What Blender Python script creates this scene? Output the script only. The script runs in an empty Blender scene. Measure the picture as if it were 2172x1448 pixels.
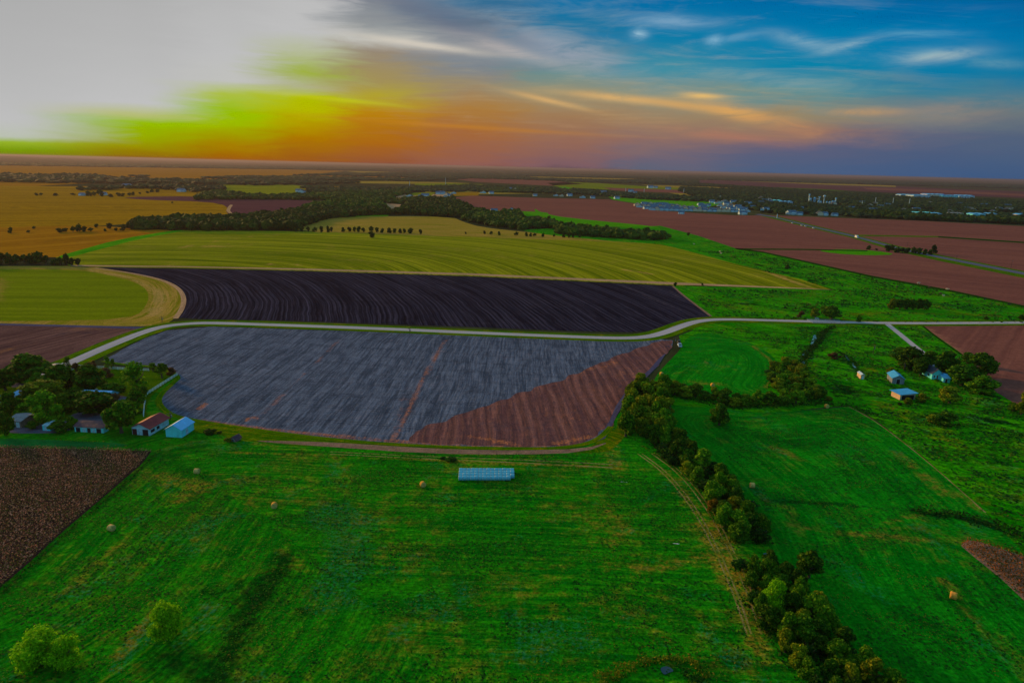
import bpy, bmesh, math, random
import numpy as np
from mathutils import Vector, Matrix, geometry, noise
R = math.radians
random.seed(7); rng = np.random.default_rng(7)
sc = bpy.context.scene
COL = sc.collection

# ------------------------------------------------------------------ camera
W0, H0, F0, CAM_H = 2172.0, 1448.0, 1448.0, 95.0      # picture size and focal length in picture pixels, height in metres
ROLL, PITCH = math.atan(54.0/2172.0), R(14.33)
fw = Vector((0, math.cos(PITCH), -math.sin(PITCH)))
rt0 = Vector((1, 0, 0)); up0 = Vector((0, math.sin(PITCH), math.cos(PITCH)))
rt = rt0*math.cos(ROLL) + up0*math.sin(ROLL)
up = up0*math.cos(ROLL) - rt0*math.sin(ROLL)
cam_d = bpy.data.cameras.new('camera'); cam = bpy.data.objects.new('camera', cam_d); COL.objects.link(cam)
cam_d.sensor_width = 36; cam_d.lens = 36.0*F0/W0; cam_d.clip_start = 0.5; cam_d.clip_end = 200000
M = Matrix((rt, up, -fw)).transposed().to_4x4(); M.translation = Vector((0, 0, CAM_H))
cam.matrix_world = M
sc.camera = cam

def ray(px, py):
    return fw + rt*((px-W0/2)/F0) + up*((H0/2-py)/F0)
def G(px, py, z=0.0):
    """the point of the ground that stands at a picture position"""
    d = ray(px, py)
    if d.z > -0.0022: d = Vector((d.x, d.y, -0.0022))
    t = (CAM_H-z)/-d.z
    return Vector((d.x*t, d.y*t, z))
def ppm(px, py):
    """picture pixels per metre at the ground point"""
    g = G(px, py); return F0/(Vector((g.x, g.y, -CAM_H)).dot(fw))
def azel(px, py):
    d = ray(px, py).normalized()
    return math.degrees(math.atan2(d.x, d.y)), math.degrees(math.asin(d.z))

# ------------------------------------------------------------------ colour and nodes
def lin(c):
    c = c/255.0
    return c/12.92 if c <= 0.04045 else ((c+0.055)/1.055)**2.4
def S(r, g, b): return (lin(r), lin(g), lin(b), 1.0)
class NT:
    def __init__(s, tree): s.t = tree
    def n(s, typ, ins=None, **props):
        nd = s.t.nodes.new(typ)
        for k, v in props.items(): setattr(nd, k, v)
        if ins:
            for k, v in ins.items():
                sk = nd.inputs[k]
                if isinstance(v, bpy.types.NodeSocket): s.t.links.new(v, sk)
                else: sk.default_value = v
        return nd
    def m(s, op, a, b=0.0, c=None, clamp=False):
        nd = s.t.nodes.new('ShaderNodeMath'); nd.operation = op; nd.use_clamp = clamp
        for i, v in enumerate((a, b) if c is None else (a, b, c)):
            if isinstance(v, bpy.types.NodeSocket): s.t.links.new(v, nd.inputs[i])
            else: nd.inputs[i].default_value = v
        return nd.outputs[0]
    def mapr(s, v, a, b, c=0.0, d=1.0, smooth=True):
        nd = s.n('ShaderNodeMapRange', {0: v, 1: a, 2: b, 3: c, 4: d}); nd.clamp = True
        if smooth: nd.interpolation_type = 'SMOOTHSTEP'
        return nd.outputs[0]
    def mix(s, f, a, b, blend='MIX'):
        nd = s.t.nodes.new('ShaderNodeMixRGB'); nd.blend_type = blend
        for i, v in enumerate((f, a, b)):
            if isinstance(v, bpy.types.NodeSocket): s.t.links.new(v, nd.inputs[i])
            else: nd.inputs[i].default_value = v
        return nd.outputs[0]
    def noise(s, vec, scale=1.0, detail=3.0, rough=0.5, dist=0.0):
        return s.n('ShaderNodeTexNoise', {'Vector': vec, 'Scale': scale, 'Detail': detail, 'Roughness': rough, 'Distortion': dist}).outputs['Fac']
    def scale(s, vec, x, y, z=1.0):
        return s.n('ShaderNodeVectorMath', {0: vec, 1: (x, y, z)}, operation='MULTIPLY').outputs[0]
    def ramp(s, f, stops, interp='LINEAR'):
        nd = s.t.nodes.new('ShaderNodeValToRGB'); cr = nd.color_ramp; cr.interpolation = interp
        while len(cr.elements) < len(stops): cr.elements.new(1.0)
        for e, (p, c) in zip(cr.elements, stops): e.position = p; e.color = c
        s.t.links.new(f, nd.inputs[0]); return nd.outputs[0]

# ------------------------------------------------------------------ sun, sky, exposure
SUN_AZ, SUN_EL = -50.0, 12.0          # degrees: from straight ahead (negative = left), above the horizon
sd = bpy.data.lights.new('sun', 'SUN'); sd.energy = 3.8; sd.angle = R(7); sd.color = (1.0, 0.55, 0.17)
so = bpy.data.objects.new('sun', sd); COL.objects.link(so)
sv = Vector((math.sin(R(SUN_AZ))*math.cos(R(SUN_EL)), math.cos(R(SUN_AZ))*math.cos(R(SUN_EL)), math.sin(R(SUN_EL))))
so.rotation_euler = sv.to_track_quat('Z', 'Y').to_euler(); so.location = (0, 0, 300)
sc.view_settings.view_transform = 'Standard'; sc.view_settings.look = 'None'
sc.view_settings.exposure = 0.0; sc.view_settings.gamma = 1.0; sc.view_settings.use_curve_mapping = False

w = bpy.data.worlds.new('World'); sc.world = w; w.use_nodes = True
w.node_tree.nodes.clear(); N = NT(w.node_tree)
tc = N.n('ShaderNodeTexCoord').outputs['Generated']
xyz = N.n('ShaderNodeSeparateXYZ', {0: tc})
DEG = 180/math.pi
az = N.m('MULTIPLY', N.m('ARCTAN2', xyz.outputs[0], xyz.outputs[1]), DEG)
el = N.m('MULTIPLY', N.m('ARCSINE', xyz.outputs[2]), DEG)
# clouds live on a high layer: perspective coordinates on a plane above
elc = N.m('MAXIMUM', xyz.outputs[2], 0.012)
inv = N.m('DIVIDE', 1.0, N.m('ADD', elc, 0.05))
cu = N.m('MULTIPLY', xyz.outputs[0], inv); cv = N.m('MULTIPLY', xyz.outputs[1], inv)
cvec = N.n('ShaderNodeCombineXYZ', {0: cu, 1: cv, 2: 0.0}).outputs[0]
avec = N.n('ShaderNodeCombineXYZ', {0: N.m('MULTIPLY', az, 0.075), 1: N.m('MULTIPLY', el, 0.36), 2: 0.0}).outputs[0]
nz1 = N.noise(avec, 1.6, 6, 0.6, 0.6)
nz2 = N.noise(N.scale(avec, 0.6, 1.0), 3.3, 5, 0.62, 1.2)
el_d = N.m('ADD', el, N.m('MULTIPLY', N.m('SUBTRACT', nz1, 0.5), N.mapr(az, -38, -8, 0.5, 2.0)))
az_d = N.m('ADD', az, N.m('MULTIPLY', N.m('SUBTRACT', nz2, 0.5), N.mapr(az, -38, -8, 3.0, 8.0)))
SKY = [
 (0,    [(0,(174,174,174)),(150,(182,182,182)),(255,(190,190,190)),(288,(186,192,176)),(300,(150,178,40)),(318,(118,150,0)),(331,(120,118,0)),(360,(110,70,0))]),
 (300,  [(0,(176,176,176)),(150,(186,186,186)),(220,(192,192,192)),(244,(182,188,120)),(256,(148,186,0)),(290,(150,170,0)),(316,(152,138,0)),(334,(142,98,0)),(360,(110,64,0))]),
 (480,  [(0,(182,182,182)),(120,(190,190,190)),(175,(192,192,188)),(200,(172,190,70)),(235,(150,188,0)),(262,(156,184,0)),(286,(160,160,0)),(308,(166,126,0)),(328,(160,98,0)),(342,(150,84,8)),(360,(110,60,10))]),
 (640,  [(0,(188,188,188)),(70,(190,190,190)),(110,(180,186,150)),(150,(158,176,64)),(180,(176,178,140)),(205,(175,188,0)),(236,(180,182,0)),(262,(178,152,0)),(288,(172,118,0)),(340,(152,86,22)),(360,(104,60,24))]),
 (800,  [(0,(124,130,140)),(50,(146,150,152)),(85,(192,190,182)),(112,(150,136,118)),(165,(160,142,92)),(205,(176,160,48)),(240,(184,130,14)),(300,(170,102,20)),(345,(142,82,54)),(365,(96,60,40))]),
 (1000, [(0,(50,108,146)),(50,(96,114,132)),(100,(146,148,152)),(140,(124,132,140)),(180,(150,136,110)),(230,(170,124,62)),(280,(164,104,56)),(350,(142,92,82)),(370,(90,62,60))]),
 (1200, [(0,(4,112,164)),(60,(30,116,156)),(120,(104,134,150)),(160,(104,140,140)),(200,(156,144,112)),(250,(158,122,86)),(300,(148,104,86)),(355,(124,92,98)),(372,(76,66,80))]),
 (1400, [(0,(0,108,164)),(80,(8,122,166)),(150,(60,140,160)),(200,(140,144,122)),(250,(154,128,98)),(300,(140,108,100)),(340,(104,98,116)),(362,(92,98,118)),(380,(60,66,84))]),
 (1700, [(0,(0,104,162)),(80,(0,124,172)),(150,(10,130,166)),(200,(84,140,148)),(245,(146,132,104)),(285,(146,112,98)),(315,(92,94,120)),(370,(72,94,128)),(385,(44,64,92))]),
 (2000, [(0,(0,98,158)),(80,(0,120,172)),(150,(8,122,164)),(200,(60,124,146)),(245,(122,124,122)),(285,(94,100,122)),(325,(76,92,124)),(378,(62,90,130)),(395,(40,60,90))]),
 (2172, [(0,(0,94,154)),(80,(0,114,166)),(160,(10,118,160)),(215,(70,120,138)),(250,(104,116,122)),(290,(84,98,122)),(382,(60,88,128)),(398,(40,60,90))]),
]
ELN = 14.0
col = None
azs = [azel(x, 170)[0] for x, _ in SKY]
for i, (x, st) in enumerate(SKY):
    stops = sorted([(min(max((azel(x, y)[1]+1.0)/(ELN+1.0), 0), 1), S(*c)) for y, c in st])
    e = N.mapr(el_d, -1.0, ELN, 0, 1, smooth=False)
    c = N.ramp(e, stops)
    if col is None: col = c
    else: col = N.mix(N.mapr(az_d, azs[i-1], azs[i], smooth=True), col, c)
# streaks of thin high cloud
st1 = N.noise(N.n('ShaderNodeMapping', {'Vector': cvec, 'Rotation': (0, 0, R(18)), 'Scale': (0.55, 1.6, 1)}).outputs[0], 1.1, 8, 0.66, 1.4)
st2 = N.noise(avec, 2.3, 9, 0.68, 0.8)
wisp = N.mapr(N.m('ADD', N.m('MULTIPLY', st1, 0.6), N.m('MULTIPLY', st2, 0.4)), 0.46, 0.68)
m_az = N.m('MULTIPLY', N.mapr(az, -16, -2), N.mapr(az, 37, 12))
m_el = N.m('MULTIPLY', N.mapr(el, 0.8, 3.5), 1.0)
wf = N.m('MULTIPLY', N.m('MULTIPLY', wisp, m_az), N.m('MULTIPLY', m_el, 0.42))
wcol = N.ramp(N.mapr(el, 0, 13, 0, 1, smooth=False), [(0.0, S(130,100,104)), (0.25, S(176,136,100)), (0.5, S(186,166,120)), (0.62, S(150,160,158)), (1.0, S(140,164,178))])
col = N.mix(wf, col, wcol)
def puff(px, py, w_, h_, rot, c, amt, lo=0.30, hi=0.62):
    """one cloud streak: centre and half sizes as picture positions turned into sky angles"""
    global col
    a0, e0 = azel(px, py); a1 = azel(px+w_, py)[0]-a0; e1 = abs(azel(px, py-h_)[1]-e0)
    du = N.m('SUBTRACT', az, a0); dv = N.m('SUBTRACT', el, e0)
    ca, sa = math.cos(R(rot)), math.sin(R(rot))
    u_ = N.m('DIVIDE', N.m('ADD', N.m('MULTIPLY', du, ca), N.m('MULTIPLY', dv, sa)), a1)
    v_ = N.m('DIVIDE', N.m('SUBTRACT', N.m('MULTIPLY', dv, ca), N.m('MULTIPLY', du, sa)), e1)
    r2 = N.m('ADD', N.m('MULTIPLY', u_, u_), N.m('MULTIPLY', v_, v_))
    fall = N.m('POWER', 2.718, N.m('MULTIPLY', r2, -1.1))
    f = N.m('MULTIPLY', fall, N.mapr(st2, lo, hi, 0.15, 1.0))
    col = N.mix(N.m('MULTIPLY', f, amt, clamp=True), col, S(*c))
puff(1430, 46, 95, 15, -3, (130,168,196), .75); puff(1356, 75, 18, 14, 0, (160,196,214), .9); puff(1515, 86, 16, 13, 0, (140,186,210), .75)
puff(1560, 80, 55, 8, 8, (110,164,196), .5); puff(1705, 88, 75, 15, -14, (130,170,190), .7); puff(1795, 98, 60, 9, 12, (150,182,194), .75)
puff(1985, 120, 70, 11, 3, (190,196,186), 1.0); puff(1965, 118, 120, 18, 0, (110,166,188), .55); puff(1950, 72, 90, 7, -3, (110,170,196), .55)
puff(2110, 135, 70, 10, -6, (120,166,176), .5); puff(1640, 170, 180, 16, -6, (130,160,164), .6)
puff(1490, 204, 45, 7, -4, (236,190,110), .9, .2); puff(1310, 208, 110, 8, -5, (222,176,110), .8, .2, .5); puff(1450, 224, 120, 9, -7, (214,164,96), .7, .2, .5)
puff(1560, 238, 95, 16, -12, (222,166,92), .85, .25, .55); puff(1680, 268, 110, 14, -12, (200,140,92), .6); puff(1540, 290, 130, 12, -6, (176,118,96), .6)
puff(1165, 214, 90, 6, -11, (216,172,110), .8, .2, .5); puff(1830, 238, 100, 9, 0, (206,156,98), .6); puff(2050, 232, 130, 22, 4, (150,134,122), .7)
puff(1200, 110, 160, 34, -14, (164,170,182), .7); puff(1060, 100, 120, 14, -14, (196,186,180), .7); puff(900, 30, 150, 26, -16, (104,112,130), .75); puff(1010, 52, 170, 22, -16, (96,112,136), .6)
puff(900, 96, 130, 8, -5, (216,206,190), .8, .2, .5); puff(1000, 270, 260, 5, -2, (196,128,40), .5, .2, .5); puff(720, 212, 130, 5, -3, (196,200,30), .6, .2, .5)
# above the picture: physical sky mixed into hand-set colours, brightened to light the ground
skt = N.n('ShaderNodeTexSky', sky_type='NISHITA', sun_disc=False)
skt.sun_elevation = R(SUN_EL); skt.sun_rotation = R(SUN_AZ); skt.altitude = 100; skt.dust_density = 1.0
nish = N.mix(1.0, skt.outputs[0], (0.10*0.9, 0.10*1.15, 0.10*1.25, 1), 'MULTIPLY')
zen = N.ramp(N.mapr(az, -60, 40, 0, 1), [(0, (0.78,0.76,0.72,1)), (0.35, (0.54,0.64,0.70,1)), (1, (0.06,0.30,0.54,1))])
zen = N.mix(N.mapr(N.m('ABSOLUTE', az), 60, 120), zen, (0.13, 0.44, 0.62, 1))
zen = N.mix(0.45, zen, nish)
dome = N.mix(N.mapr(el, 14, 30), col, zen)
back = N.mix(N.mapr(el, 0, 12), S(92, 104, 128), zen)
dome = N.mix(N.m('MULTIPLY', N.mapr(N.m('ABSOLUTE', az), 60, 110), N.mapr(el, 32, 12)), dome, back)
SKY_GAIN = 1.0
bg = N.n('ShaderNodeBackground', {'Color': dome, 'Strength': SKY_GAIN})
out = N.n('ShaderNodeOutputWorld', {'Surface': bg.outputs[0]})
w.cycles.sampling_method = 'MANUAL'; w.cycles.sample_map_resolution = 512
sc.cycles.max_bounces = 5; sc.cycles.diffuse_bounces = 2; sc.cycles.volume_bounces = 0; sc.cycles.transparent_max_bounces = 6
sc.cycles.use_denoising = True

# ------------------------------------------------------------------ object helpers
def tag(o, label=None, cat=None, group=None, kind=None):
    if label: o['label'] = label
    if cat: o['category'] = cat
    if group: o['group'] = group
    if kind: o['kind'] = kind
    return o
def empty(name, loc, rz=0.0):
    o = bpy.data.objects.new(name, None); COL.objects.link(o); o.location = loc; o.rotation_euler = (0, 0, rz)
    o.empty_display_size = 0.5
    return o
def link(name, me, parent=None):
    o = bpy.data.objects.new(name, me); COL.objects.link(o)
    if parent is not None: o.parent = parent
    return o
def copy_tree(o, parent=None):
    c = o.copy(); COL.objects.link(c); c.parent = parent
    for ch in list(o.children): copy_tree(ch, c)
    return c
def np_mesh(name, V, Fc, mats, midx=None, smooth=False):
    """V (n,3), Fc (m,k) with equal k"""
    V = np.asarray(V, np.float32); Fc = np.asarray(Fc, np.int32); k = Fc.shape[1]
    me = bpy.data.meshes.new(name)
    me.vertices.add(len(V)); me.vertices.foreach_set('co', V.ravel())
    me.loops.add(Fc.size); me.loops.foreach_set('vertex_index', Fc.ravel())
    me.polygons.add(len(Fc)); me.polygons.foreach_set('loop_start', np.arange(0, Fc.size, k, dtype=np.int32))
    for m_ in mats: me.materials.append(m_)
    if midx is not None: me.polygons.foreach_set('material_index', np.asarray(midx, np.int32))
    me.polygons.foreach_set('use_smooth', np.full(len(Fc), smooth))
    me.update(calc_edges=True); me.validate()
    return me
class MB:
    """collects boxes, tubes, prisms; build() links them as one mesh object"""
    def __init__(s): s.v = []; s.f = []
    def add(s, vs, fs):
        b = len(s.v); s.v += [tuple(v) for v in vs]; s.f += [tuple(b+i for i in f) for f in fs]; return s
    def box(s, x0, x1, y0, y1, z0, z1):
        return s.add([(x0,y0,z0),(x1,y0,z0),(x1,y1,z0),(x0,y1,z0),(x0,y0,z1),(x1,y0,z1),(x1,y1,z1),(x0,y1,z1)],
                     [(0,3,2,1),(4,5,6,7),(0,1,5,4),(1,2,6,5),(2,3,7,6),(3,0,4,7)])
    def tube(s, a, b, r0, r1=None, n=8, cap=True):
        r1 = r0 if r1 is None else r1
        a = Vector(a); b = Vector(b); d = (b-a).normalized()
        x = d.orthogonal().normalized(); y = d.cross(x)
        vs = [a+(x*math.cos(t)+y*math.sin(t))*r0 for t in [2*math.pi*i/n for i in range(n)]]
        vs += [b+(x*math.cos(t)+y*math.sin(t))*r1 for t in [2*math.pi*i/n for i in range(n)]]
        fs = [(i, (i+1) % n, n+(i+1) % n, n+i) for i in range(n)]
        if cap: fs += [tuple(range(n-1, -1, -1)), tuple(range(n, 2*n))]
        return s.add(vs, fs)
    def prism(s, poly, y0, y1):
        """polygon in x-z, extruded along y"""
        n = len(poly)
        vs = [(p[0], y0, p[1]) for p in poly]+[(p[0], y1, p[1]) for p in poly]
        fs = [(i, (i+1) % n, n+(i+1) % n, n+i) for i in range(n)]+[tuple(range(n-1, -1, -1)), tuple(range(n, 2*n))]
        return s.add(vs, fs)
    def build(s, name, mat, parent=None, bevel=0.0, smooth=False):
        me = bpy.data.meshes.new(name); me.from_pydata(s.v, [], s.f); me.materials.append(mat)
        bm = bmesh.new(); bm.from_mesh(me); bmesh.ops.recalc_face_normals(bm, faces=bm.faces)
        if bevel: bmesh.ops.bevel(bm, geom=bm.edges[:], offset=bevel, segments=2, affect='EDGES', profile=0.5)
        bm.to_mesh(me); bm.free()
        if smooth: me.polygons.foreach_set('use_smooth', [True]*len(me.polygons))
        return link(name, me, parent)

# ------------------------------------------------------------------ simple materials
def mat_simple(name, c, rough=0.7, var=0.18, scale=1.5, metal=0.0, stain=None, spec=0.3, obj=True):
    m = bpy.data.materials.new(name); m.use_nodes = True; n = NT(m.node_tree); b = m.node_tree.nodes['Principled BSDF']
    t = n.n('ShaderNodeTexCoord').outputs['Object']
    nz = n.noise(t, scale, 5, 0.6)
    cc = n.mix(n.mapr(nz, 0.3, 0.7), tuple(x*(1-var) for x in c[:3])+(1,), tuple(min(1, x*(1+var)) for x in c[:3])+(1,))
    if stain: cc = n.mix(n.mapr(n.noise(t, scale*0.6, 6, 0.7), 0.5, 0.68, 0, 0.7), cc, stain)
    m.node_tree.links.new(cc, b.inputs['Base Color']); b.inputs['Roughness'].default_value = rough; b.inputs['Metallic'].default_value = metal
    b.inputs['Specular IOR Level'].default_value = spec
    return m

# ------------------------------------------------------------------ fields
def dpoly(P, pts):
    """distance and arc length of points P (n,2) to a polyline"""
    pts = np.asarray(pts, float); best = np.full(len(P), 1e18); arc = np.zeros(len(P)); s0 = 0.0
    for a, b in zip(pts[:-1], pts[1:]):
        ab = b-a; L2 = max((ab**2).sum(), 1e-9); t = np.clip(((P-a)@ab)/L2, 0, 1)
        q = a+t[:, None]*ab; d = ((P-q)**2).sum(1); k = d < best
        best[k] = d[k]; arc[k] = s0+t[k]*math.sqrt(L2); s0 += math.sqrt(L2)
    return np.sqrt(best), arc
def chaikin(p, closed, it=2):
    p = [np.array(q, float) for q in p]
    for _ in range(it):
        q = []
        n = len(p)
        rngi = range(n) if closed else range(n-1)
        if not closed: q.append(p[0])
        for i in rngi:
            a, b = p[i], p[(i+1) % n]; q += [a*0.75+b*0.25, a*0.25+b*0.75]
        if not closed: q.append(p[-1])
        p = q
    return p
LAYER = [0]
def field(name, poly, mat, guide=None, spacing=8.0, feats=(), smooth=1, label=None, ragged=0.0, layer=None, world=False, z=None):
    """a stretch of land: outline in picture positions, projected onto the ground; 'guide' gives the direction of its rows"""
    if smooth: poly = chaikin(poly, True, smooth)
    pw = [np.array(G(*p)[:2]) for p in poly] if not world else [np.array(p) for p in poly]
    # finer outline with a slightly ragged edge
    out_ = []
    for i in range(len(pw)):
        a, b = pw[i], pw[(i+1) % len(pw)]; L = np.linalg.norm(b-a); k = max(1, min(40, int(L/spacing)))
        for j in range(k):
            q = a+(b-a)*j/k
            if ragged: q = q+np.array([noise.noise(Vector((q[0]/9, q[1]/9, 0))), noise.noise(Vector((q[0]/9, q[1]/9, 7)))])*ragged
            out_.append(q)
    pw = np.array(out_)
    lo, hi = pw.min(0), pw.max(0)
    nx = int((hi[0]-lo[0])/spacing); ny = int((hi[1]-lo[1])/spacing)
    s_ = spacing
    while nx*ny > 30000: s_ *= 1.15; nx = int((hi[0]-lo[0])/s_); ny = int((hi[1]-lo[1])/s_)
    gx, gy = np.meshgrid(lo[0]+(np.arange(nx)+.5)*s_, lo[1]+(np.arange(ny)+.5)*s_)
    pts = np.stack([gx.ravel(), gy.ravel()], 1)
    # keep the inside points only
    ins = np.zeros(len(pts), bool); a = pw; b = np.roll(pw, -1, 0)
    for p, q in zip(a, b):
        if p[1] == q[1]: continue
        c = ((p[1] > pts[:, 1]) != (q[1] > pts[:, 1])) & (pts[:, 0] < (q[0]-p[0])*(pts[:, 1]-p[1])/(q[1]-p[1])+p[0])
        ins ^= c
    pts = pts[ins]
    allp = [Vector(p) for p in pw]+[Vector(p) for p in pts]
    n = len(pw)
    r = geometry.delaunay_2d_cdt(allp, [(i, (i+1) % n) for i in range(n)], [list(range(n))], 1, 1e-4)
    V = np.array([tuple(v) for v in r[0]]); Fc = [f for f in r[2] if len(f) == 3]
    if z is None:
        if layer is None: LAYER[0] += 1; layer = LAYER[0]
        z = 0.012*layer
    me = np_mesh(name, np.column_stack([V, np.full(len(V), z)]), np.array(Fc), [mat])
    # rows: u along, v across
    if guide is not None:
        gd = np.array([G(*p)[:2] for p in chaikin(guide, False, 2)])
        if len(guide) == 2: e_ = (gd[-1]-gd[0])/np.linalg.norm(gd[-1]-gd[0]); gd = np.array([gd[0]-e_*3000, gd[-1]+e_*3000])
        d, arc = dpoly(V, gd)
    else: d, arc = V[:, 1].copy(), V[:, 0].copy()
    uv = me.uv_layers.new(name='rows'); li = np.empty(len(me.loops), np.int32); me.loops.foreach_get('vertex_index', li)
    uv.data.foreach_set('uv', np.column_stack([arc, d])[li].astype(np.float32).ravel())
    ca = me.color_attributes.new('feat', 'FLOAT_COLOR', 'POINT'); A = np.zeros((len(V), 4), np.float32); A[:, 3] = 1
    for ch, line, wpx, amt in feats:
        gl = np.array([G(*p)[:2] for p in line]); mid = line[len(line)//2]; wm = wpx/ppm(*mid)
        if len(gl) == 1: dd = np.sqrt(((V-gl[0])**2).sum(1))
        else: dd, _ = dpoly(V, gl)
        A[:, ch] = np.maximum(A[:, ch], amt*np.clip(1.35-dd/wm, 0, 1))
    ca.data.foreach_set('color', A.ravel())
    o = link(name, me); tag(o, kind='structure')
    if label: o['label'] = label
    return o

def mat_field(name, base, alt, dry, dark, blue=None, streak=(40, 3.0), s_amt=1.0, dry_amt=0.35, dark_amt=0.35, patch=(30, 5), furrow=None, fine=0.6, bump=0.25, dry_lo=0.52, grain=0.45, tram=None):
    m = bpy.data.materials.new(name); m.use_nodes = True; n = NT(m.node_tree); bs = m.node_tree.nodes['Principled BSDF']
    P = n.n('ShaderNodeNewGeometry').outputs['Position']
    P = n.scale(P, 1, 1, 0)
    UVn = n.n('ShaderNodeUVMap', uv_map='rows').outputs[0]
    wob = n.noise(P, 0.02, 2)
    UV = n.n('ShaderNodeVectorMath', {0: UVn, 1: n.n('ShaderNodeCombineXYZ', {0: 0.0, 1: n.m('MULTIPLY', wob, 5.0), 2: 0.0}).outputs[0]}, operation='ADD').outputs[0]
    fa = n.n('ShaderNodeSeparateColor', {0: n.n('ShaderNodeAttribute', attribute_name='feat').outputs['Color']})
    big = n.noise(P, 1.0/patch[0], 5, 0.6, 0.4); med = n.noise(P, 1.0/patch[1], 5, 0.65)
    fin = n.noise(P, 1.0/fine, 4, 0.7)
    sn = n.noise(n.scale(UV, 1.0/streak[0], 1.0/streak[1]), 1.0, 5, 0.68)
    sn2 = n.noise(n.scale(UV, 1.0/(streak[0]*2.3), 1.0/(streak[1]*5)), 1.0, 4, 0.6)
    c = n.mix(n.m('MULTIPLY', n.mapr(n.m('ADD', n.m('MULTIPLY', sn, 0.6), n.m('MULTIPLY', sn2, 0.4)), 0.40, 0.60), s_amt), base, alt)
    # dry patches: noise plus the marked places
    dn = n.m('ADD', n.m('ADD', n.m('MULTIPLY', big, 0.38), n.m('MULTIPLY', med, 0.34)), n.m('MULTIPLY', sn, 0.28))
    dryf = n.mapr(n.m('ADD', dn, n.m('MULTIPLY', fa.outputs[0], 0.13)), dry_lo, dry_lo+0.12)
    dryf = n.m('MULTIPLY', dryf, n.mapr(n.noise(P, 1.0/(fine*2.2), 5, 0.75), 0.40, 0.58, 0.12, 1.0))
    c = n.mix(n.m('MULTIPLY', dryf, n.m('ADD', dry_amt, n.m('MULTIPLY', fa.outputs[0], 0.5)), clamp=True), c, dry)
    kn = n.m('ADD', n.m('MULTIPLY', n.noise(P, 1.0/(patch[0]*0.7), 5, 0.6), 0.6), n.m('MULTIPLY', n.noise(P, 1.0/(patch[1]*0.5), 4, 0.6), 0.4))
    darkf = n.mapr(n.m('ADD', kn, n.m('MULTIPLY', fa.outputs[1], 0.13)), 0.53, 0.66)
    c = n.mix(n.m('MULTIPLY', darkf, n.m('ADD', dark_amt, n.m('MULTIPLY', fa.outputs[1], 0.55)), clamp=True), c, dark)
    if blue:
        bn = n.mapr(n.m('ADD', n.noise(P, 1.0/(patch[0]*0.5), 6, 0.75), n.m('MULTIPLY', fa.outputs[2], 0.25)), 0.55, 0.66)
        c = n.mix(n.m('MULTIPLY', n.m('MULTIPLY', bn, n.mapr(fin, 0.45, 0.62)), 0.6), c, blue)
    if furrow:
        vv = n.n('ShaderNodeSeparateXYZ', {0: UV}).outputs[1]
        for sp, am in furrow:
            ph = n.m('SINE', n.m('ADD', n.m('MULTIPLY', vv, 2*math.pi/sp), n.m('MULTIPLY', sn2, 5.0)))
            k = n.m('ADD', 1.0, n.m('MULTIPLY', n.m('MULTIPLY', ph, am), n.mapr(sn2, 0.35, 0.6, 0.4, 1.0)))
            c = n.mix(1.0, c, n.n('ShaderNodeCombineColor', {0: k, 1: k, 2: k}).outputs[0], 'MULTIPLY')
    g1 = n.mapr(fin, 0.3, 0.7, 1-grain, 1+grain*1.1, smooth=False)
    g2 = n.mapr(n.noise(P, 1.0/(fine*4.5), 6, 0.8), 0.3, 0.7, 1-grain*.55, 1+grain*.6, smooth=False)
    if tram:
        a_, b_ = G(*tram[0]), G(*tram[1]); dv = (b_-a_).normalized(); nv_ = (-dv.y, dv.x, 0)
        dd = n.n('ShaderNodeVectorMath', {0: P, 1: nv_}, operation='DOT_PRODUCT').outputs['Value']
        dd = n.m('ADD', dd, n.m('MULTIPLY', big, 3.0))
        fr_ = n.m('FRACT', n.m('DIVIDE', dd, tram[2])); t1 = n.m('LESS_THAN', n.m('ABSOLUTE', n.m('SUBTRACT', fr_, 0.45)), tram[3]/tram[2]); t2 = n.m('LESS_THAN', n.m('ABSOLUTE', n.m('SUBTRACT', fr_, 0.45+2.0/tram[2])), tram[3]/tram[2])
        tk = n.m('MULTIPLY', n.m('MAXIMUM', t1, t2), n.mapr(med, 0.35, 0.6, 0.2, 0.42)); c = n.mix(tk, c, dark)
    k = n.m('MULTIPLY', g1, g2)
    c = n.mix(1.0, c, n.n('ShaderNodeCombineColor', {0: k, 1: k, 2: k}).outputs[0], 'MULTIPLY')
    m.node_tree.links.new(c, bs.inputs['Base Color']); bs.inputs['Roughness'].default_value = 1.0; bs.inputs['Specular IOR Level'].default_value = 0.0
    if bump:
        h = n.m('ADD', n.m('ADD', n.m('MULTIPLY', fin, 0.35), n.m('MULTIPLY', med, 1.2)), n.m('MULTIPLY', sn, 0.5))
        bp = n.n('ShaderNodeBump', {'Height': h, 'Strength': bump, 'Distance': 1.0})
        m.node_tree.links.new(bp.outputs[0], bs.inputs['Normal'])
    return m
# ================================================================== THE LAND
GA = 1.5
def A_(r, g, b, k=1.0): return tuple(min(0.9, lin(v)*GA*k) for v in (r, g, b))+(1,)

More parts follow.
